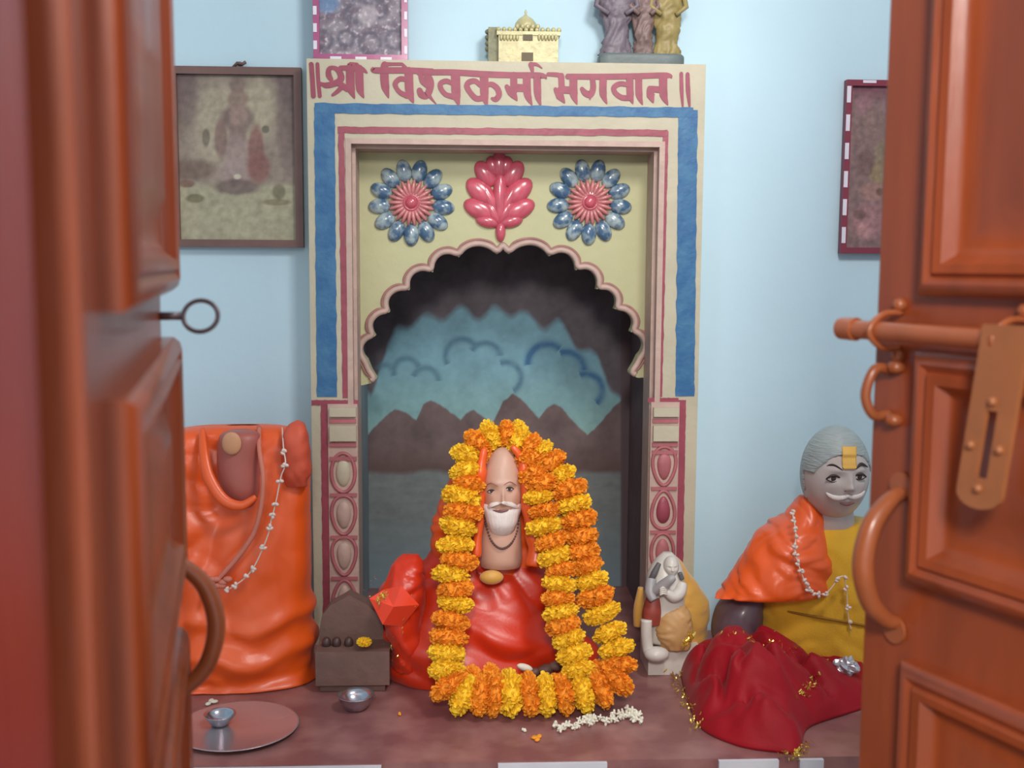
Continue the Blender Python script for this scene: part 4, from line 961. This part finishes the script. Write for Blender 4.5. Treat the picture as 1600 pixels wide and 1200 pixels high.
# ================================================================== RED CLOTH HEAP
out = [(1062, 1050), (1075, 1100), (1096, 1140), (1150, 1166), (1215, 1183), (1250, 1176), (1262, 1140), (1320, 1118), (1372, 1100), (1400, 1075)]
fr = [PZ(x, y, LZ) for x, y in out]
bk = [PZ(x, y, LZ) for x, y in ((1400, 1045), (1330, 1035), (1240, 1032), (1160, 1032), (1090, 1030))]
fr = [np.array([p[0], max(p[1], -.545), LZ]) for p in fr]
loop = np.array(fr+bk); loop = cr(np.vstack([loop, loop[:1]]), 140)[:-1]; ctr = np.array([P(1190, 1050, -.36)[0], -.37, LZ])
NR = 60; V = []; nL = len(loop)
for i in range(NR+1):
    r = i/NR
    for j in range(nL):
        p = ctr+(loop[j]-ctr)*r; x, y = p[0], p[1]
        a = nz(x*14, y*14, 3); rd = 1-abs(nz(x*11+a, y*20+a*2, 7))*2.0; rd2 = 1-abs(nz(x*26+a*2, y*18, 17))*2.0
        r1 = abs(nz(x*10+a*.6, y*10, 7)); r2 = abs(nz(x*22+a, y*22, 17)); h = .096*max(0, 1-r**2.4)**.7*(.62+.35*a+1.1*min(r1, .4)+.45*min(r2, .4))*(1-.5*max(0, min(1, (x-ctr[0]+.02)/.15)))
        h = max(h, .0035+.003*abs(a))
        V.append((x, y, LZ+.001+h))
c0 = 0; Fc = [(i*nL+j, i*nL+(j+1) % nL, (i+1)*nL+(j+1) % nL, (i+1)*nL+j) for i in range(1, NR) for j in range(nL)]
Fc += [(j, nL+(j+1) % nL, nL+j)[:3] for j in range(nL)]
nb = len(V)
V += [(p[0], p[1], LZ+.0008) for p in loop]
Fc += [(NR*nL+j, NR*nL+(j+1) % nL, nb+(j+1) % nL, nb+j) for j in range(nL)]+[tuple(nb+j for j in range(nL))]
t = thing('red_cloth', ctr, 'crumpled crimson cloth with gold tinsel edging heaped in front of the moustached statue', 'cloth')
HV3 = np.array(V)
O('cloth', MB().add(V, Fc), REDC, t, smooth=True)
def heapY(x, y):
    q = PZ(x, y, LZ+.01)
    # step along the view ray until it meets the heap
    d = FW+RT*(x-800)/F_PX-UP*(y-600)/F_PX
    for s in np.linspace(1.3, 2.0, 60):
        p = CAM+d*s/d[1]*1.0 if False else CAM+d*(s/d[1])
        k = np.argmin((HV3[:, 0]-p[0])**2+(HV3[:, 1]-p[1])**2)
        if p[2] < HV3[k, 2]+.002 and (HV3[k, 0]-p[0])**2+(HV3[k, 1]-p[1])**2 < .0004: return p[1]-.003
    return q[1]
for k, (pp, n_, sp, ln) in enumerate((([(1045, 1040), (1055, 1060), (1068, 1085), (1080, 1110), (1090, 1138)], 120, 5, .0035), ([(1120, 995), (1150, 990), (1200, 1003), (1240, 1012), (1300, 1022)], 60, 6, .004), ([(1255, 1090), (1262, 1075), (1275, 1060)], 60, 5, .0045), ([(1222, 1180), (1245, 1178), (1262, 1160)], 60, 4, .004))):
    O('tinsel_edging', tinsel(pp, heapY, n_, sp, ln, seed=11+k), GOLD, t, kind='stuff')
O('tinsel_tuft', tinsel([(1068, 1010), (1075, 1000), (1080, 990)], lambda x, y: -.30, 60, 3, .0045, seed=15), GOLD, t)
q = P(1322, 1042, -.33); g = MB().ell((q[0], q[1], q[2]), (.020, .014, .016), 22, 14, fn=lambda p: p*(1+.5*nz(p[0]*130, p[1]*130, p[2]*130)))
zmin = min(v[2] for v in g.v); dz = LZ+.0015-zmin if zmin < LZ else 0; g.v = [(a, b, c+dz) for a, b, c in g.v]
o = O('crumpled_foil', g, CLEARP, smooth=False); tag(o, 'crumpled silver foil between red cloth and yellow robe, near the right door leaf', 'foil')

# ================================================================== DOORS
def leaf_fn(H, Fp, sgn):
    H = np.array(H); Fp = np.array(Fp); L_ = np.linalg.norm(Fp-H); d = (Fp-H)/L_; nrm = np.array([d[1], -d[0]])*sgn
    return (lambda s, tt, z: (H[0]+d[0]*s+nrm[0]*tt, H[1]+d[1]*s+nrm[1]*tt, z)), L_
def rect_sweep(g, fn, s0, s1, z0, z1, prof):
    V = []
    for (i_, h) in prof:
        for (s, z) in ((s0+i_, z0+i_), (s1-i_, z0+i_), (s1-i_, z1-i_), (s0+i_, z1-i_)): V.append(fn(s, h, z))
    Fc = [(4*k+c, 4*k+(c+1) % 4, 4*k+4+(c+1) % 4, 4*k+4+c) for k in range(len(prof)-1) for c in range(4)]
    k = len(prof)-1; Fc += [(4*k, 4*k+1, 4*k+2, 4*k+3)]
    g.add(V, Fc)
PROF = [(0, .0), (0, .010), (.004, .015), (.010, .017), (.016, .013), (.019, .017), (.026, .015), (.032, .007), (.040, .003), (.055, .003), (.075, .010)]
def door(name, H, Fp, sgn, s0, s1, zs, label=None):
    fn, L_ = leaf_fn(H, Fp, sgn)
    g = MB().box((0, -.035, .02), (L_, 0, 2.30), fn=fn)
    d = O(name, g, DOORM, kind='structure', smooth=False, org=(H[0], H[1], 0)); 
    md = d.modifiers.new('bevel', 'BEVEL'); md.width = .003; md.segments = 2
    for (z0, z1) in zs:
        g = MB(); rect_sweep(g, fn, s0, s1, z0, z1, PROF); O('raised_panel', g, DOORM, d, smooth='auto')
    return d, fn, L_
HL = (-.1515, -2.06+.445); FL = (-.2560, -1.115)
dl, fl, LL = door('door_1', HL, FL, 1, .058, .515, [(1.478, 2.20), (1.235, 1.438), (.30, 1.180)])
HR_ = (.600, -1.66); FR = (.3665, -1.115)
dr, frn, LR = door('door_2', HR_, FR, -1, .06, .592-.056, [(1.478, 2.20), (1.235, 1.432), (.30, 1.165)])
# left ring pull and D handle
z = 1.457; e = fl(LL-.012, .0, z)
def ptl(s, tt, z): return np.array(fl(s, tt, z))
g = MB(); a = ptl(LL-.02, .0, z); b = ptl(LL-.02, .018, z); g.tube([a, b], .0035, 8)
c = b+np.array([.0155, 0, 0]); g.tube([c+np.array([.0145*math.cos(u), .004*math.sin(u), .0130*math.sin(u)]) for u in np.linspace(0, 2*math.pi, 29)[:-1]], .0020, 8, closed=True)
O('ring_pull', g, GREYM, dl, smooth=True)
def dhandle(f, s, z0, z1, out, parent, m_, rad=.0062):
    pts = [np.array(f(s, 0.0, z1)), np.array(f(s, out*.35, z1-.006)), np.array(f(s, out*.8, z1-(z1-z0)*.22)), np.array(f(s, out, (z0+z1)/2)), np.array(f(s, out*.8, z0+(z1-z0)*.22)), np.array(f(s, out*.35, z0+.006)), np.array(f(s, 0.0, z0))]
    g = MB().tube(cr(pts, 40), [rad*(.75+.55*math.sin(math.pi*(i+.5)/40)) for i in range(40)], 14)
    for zz_ in (z0-.006, z1+.006):
        c_ = np.array(f(s, .001, zz_)); g.tube([c_, np.array(f(s, .004, zz_))], .012, 14)
    return O('pull_handle', g, m_, parent, smooth='auto')
dhandle(fl, LL-.022, 1.128, 1.248, .040, dl, DMETAL)
dhandle(frn, LR-.040, 1.192, 1.308, .042, dr, DMETAL, .0072)
# sliding bolt on the right leaf
def ptr(s, tt, z): return np.array(frn(s, tt, z))
zb_ = 1.4475
g = MB().tube([ptr(LR+.012, .026, zb_), ptr(LR+.010, .026, zb_), ptr(.08, .026, zb_)], [.0065, .0082, .0082], 16); g.tube([ptr(LR+.014, .026, zb_), ptr(LR-.004, .026, zb_)], [.0098, .0102], 16)
bolt = O('sliding_bolt', g, DMETAL, dr, smooth='auto')
g = MB()
for s in (LR-.03, LR-.155):
    g.tube(cr([ptr(s, 0, zb_+.015), ptr(s, .022, zb_+.014), ptr(s, .037, zb_), ptr(s, .022, zb_-.014), ptr(s, 0, zb_-.015)], 16), .0028, 8)
    for dz_ in (.022, -.022): g.ell(ptr(s, .003, zb_+dz_), (.006, .006, .006), 12, 8)
O('bolt_keeper', g, DMETAL, bolt, smooth=True)
g = MB(); 
# hasp plate with slot
sc_, w2 = None, None
def hp(u, v, tt):  # u across, v down from the bolt
    s = LR-.166-u+.13*v; return ptr(s, tt, zb_-v)
def slot_plate():
    n = 48; V = []
    for k in range(n):
        a = 2*math.pi*k/n; cx_, cz_ = math.cos(a), math.sin(a)
        ov = .058 + (.058+.012)*np.clip(cz_*1.6, -1, 1) ; ou = .0205*np.clip(cx_*1.9, -1, 1)
        if abs(cz_*1.6) >= 1 and cz_ > 0: ou = .0205*cx_*1.9 if abs(cx_*1.9) < 1 else ou; 
        if cz_ > 0: ov = min(ov, .116+.012*math.sqrt(max(0, 1-(ou/.0205)**2)))
        iv = .078+.026*np.clip(cz_*1.3, -1, 1); iu = .0052*np.clip(cx_*2, -1, 1)
        for tt in (.034, .038): V += [hp(ou, ov, tt), hp(iu, iv, tt)]
    Fc = []
    for k in range(n):
        a = 4*k; b = 4*((k+1) % n); Fc += [(a, b, b+1, a+1), (a+2, a+3, b+3, b+2), (a, a+2, b+2, b), (a+1, b+1, b+3, a+3)]
    return MB().add(V, Fc)
O('hasp', slot_plate(), DMETAL2, bolt, smooth=False)
g = MB()
for (u, v) in ((-.013, .080), (.013, .080), (0, .112), (0, .045)): g.ell(hp(u, v, .039), (.0035, .0035, .0035), 12, 8)
O('hasp_stud', g, DMETAL2, bolt, smooth=True)
g = MB()
zst = 1.392
g.tube(cr([ptr(LR-.020, 0, zst+.020), ptr(LR-.020, .018, zst+.022), ptr(LR-.018, .026, zst), ptr(LR-.020, .018, zst-.018), ptr(LR-.020, 0, zst-.018)], 20), .0045, 10)
g.ell(ptr(LR-.03, .004, zst+.024), (.008, .008, .006), 12, 8); g.ell(ptr(LR-.03, .004, zst-.022), (.008, .008, .006), 12, 8)
O('staple', g, DMETAL, dr, smooth=True)
# door frame posts
g = MB(); g.box((-.30, -2.06+.20, 0), (-.1530, -2.06+.392, 2.34)); g.box((-.30, -2.06+.392, 0), (-.1600, -2.06+.418, 2.34)); g.box((-.30, -2.06+.418, 0), (-.176, -2.06+.47, 2.34))
O('trim_1', g, JAMBM, kind='structure')
g = MB(); g.box((.625, -1.86, 0), (.76, -1.60, 2.34)); O('trim_2', g, JAMBM, kind='structure')
g = MB(); g.box((-.30, -1.86, 2.34), (.76, -1.60, 2.42)); O('trim_3', g, JAMBM, kind='structure')
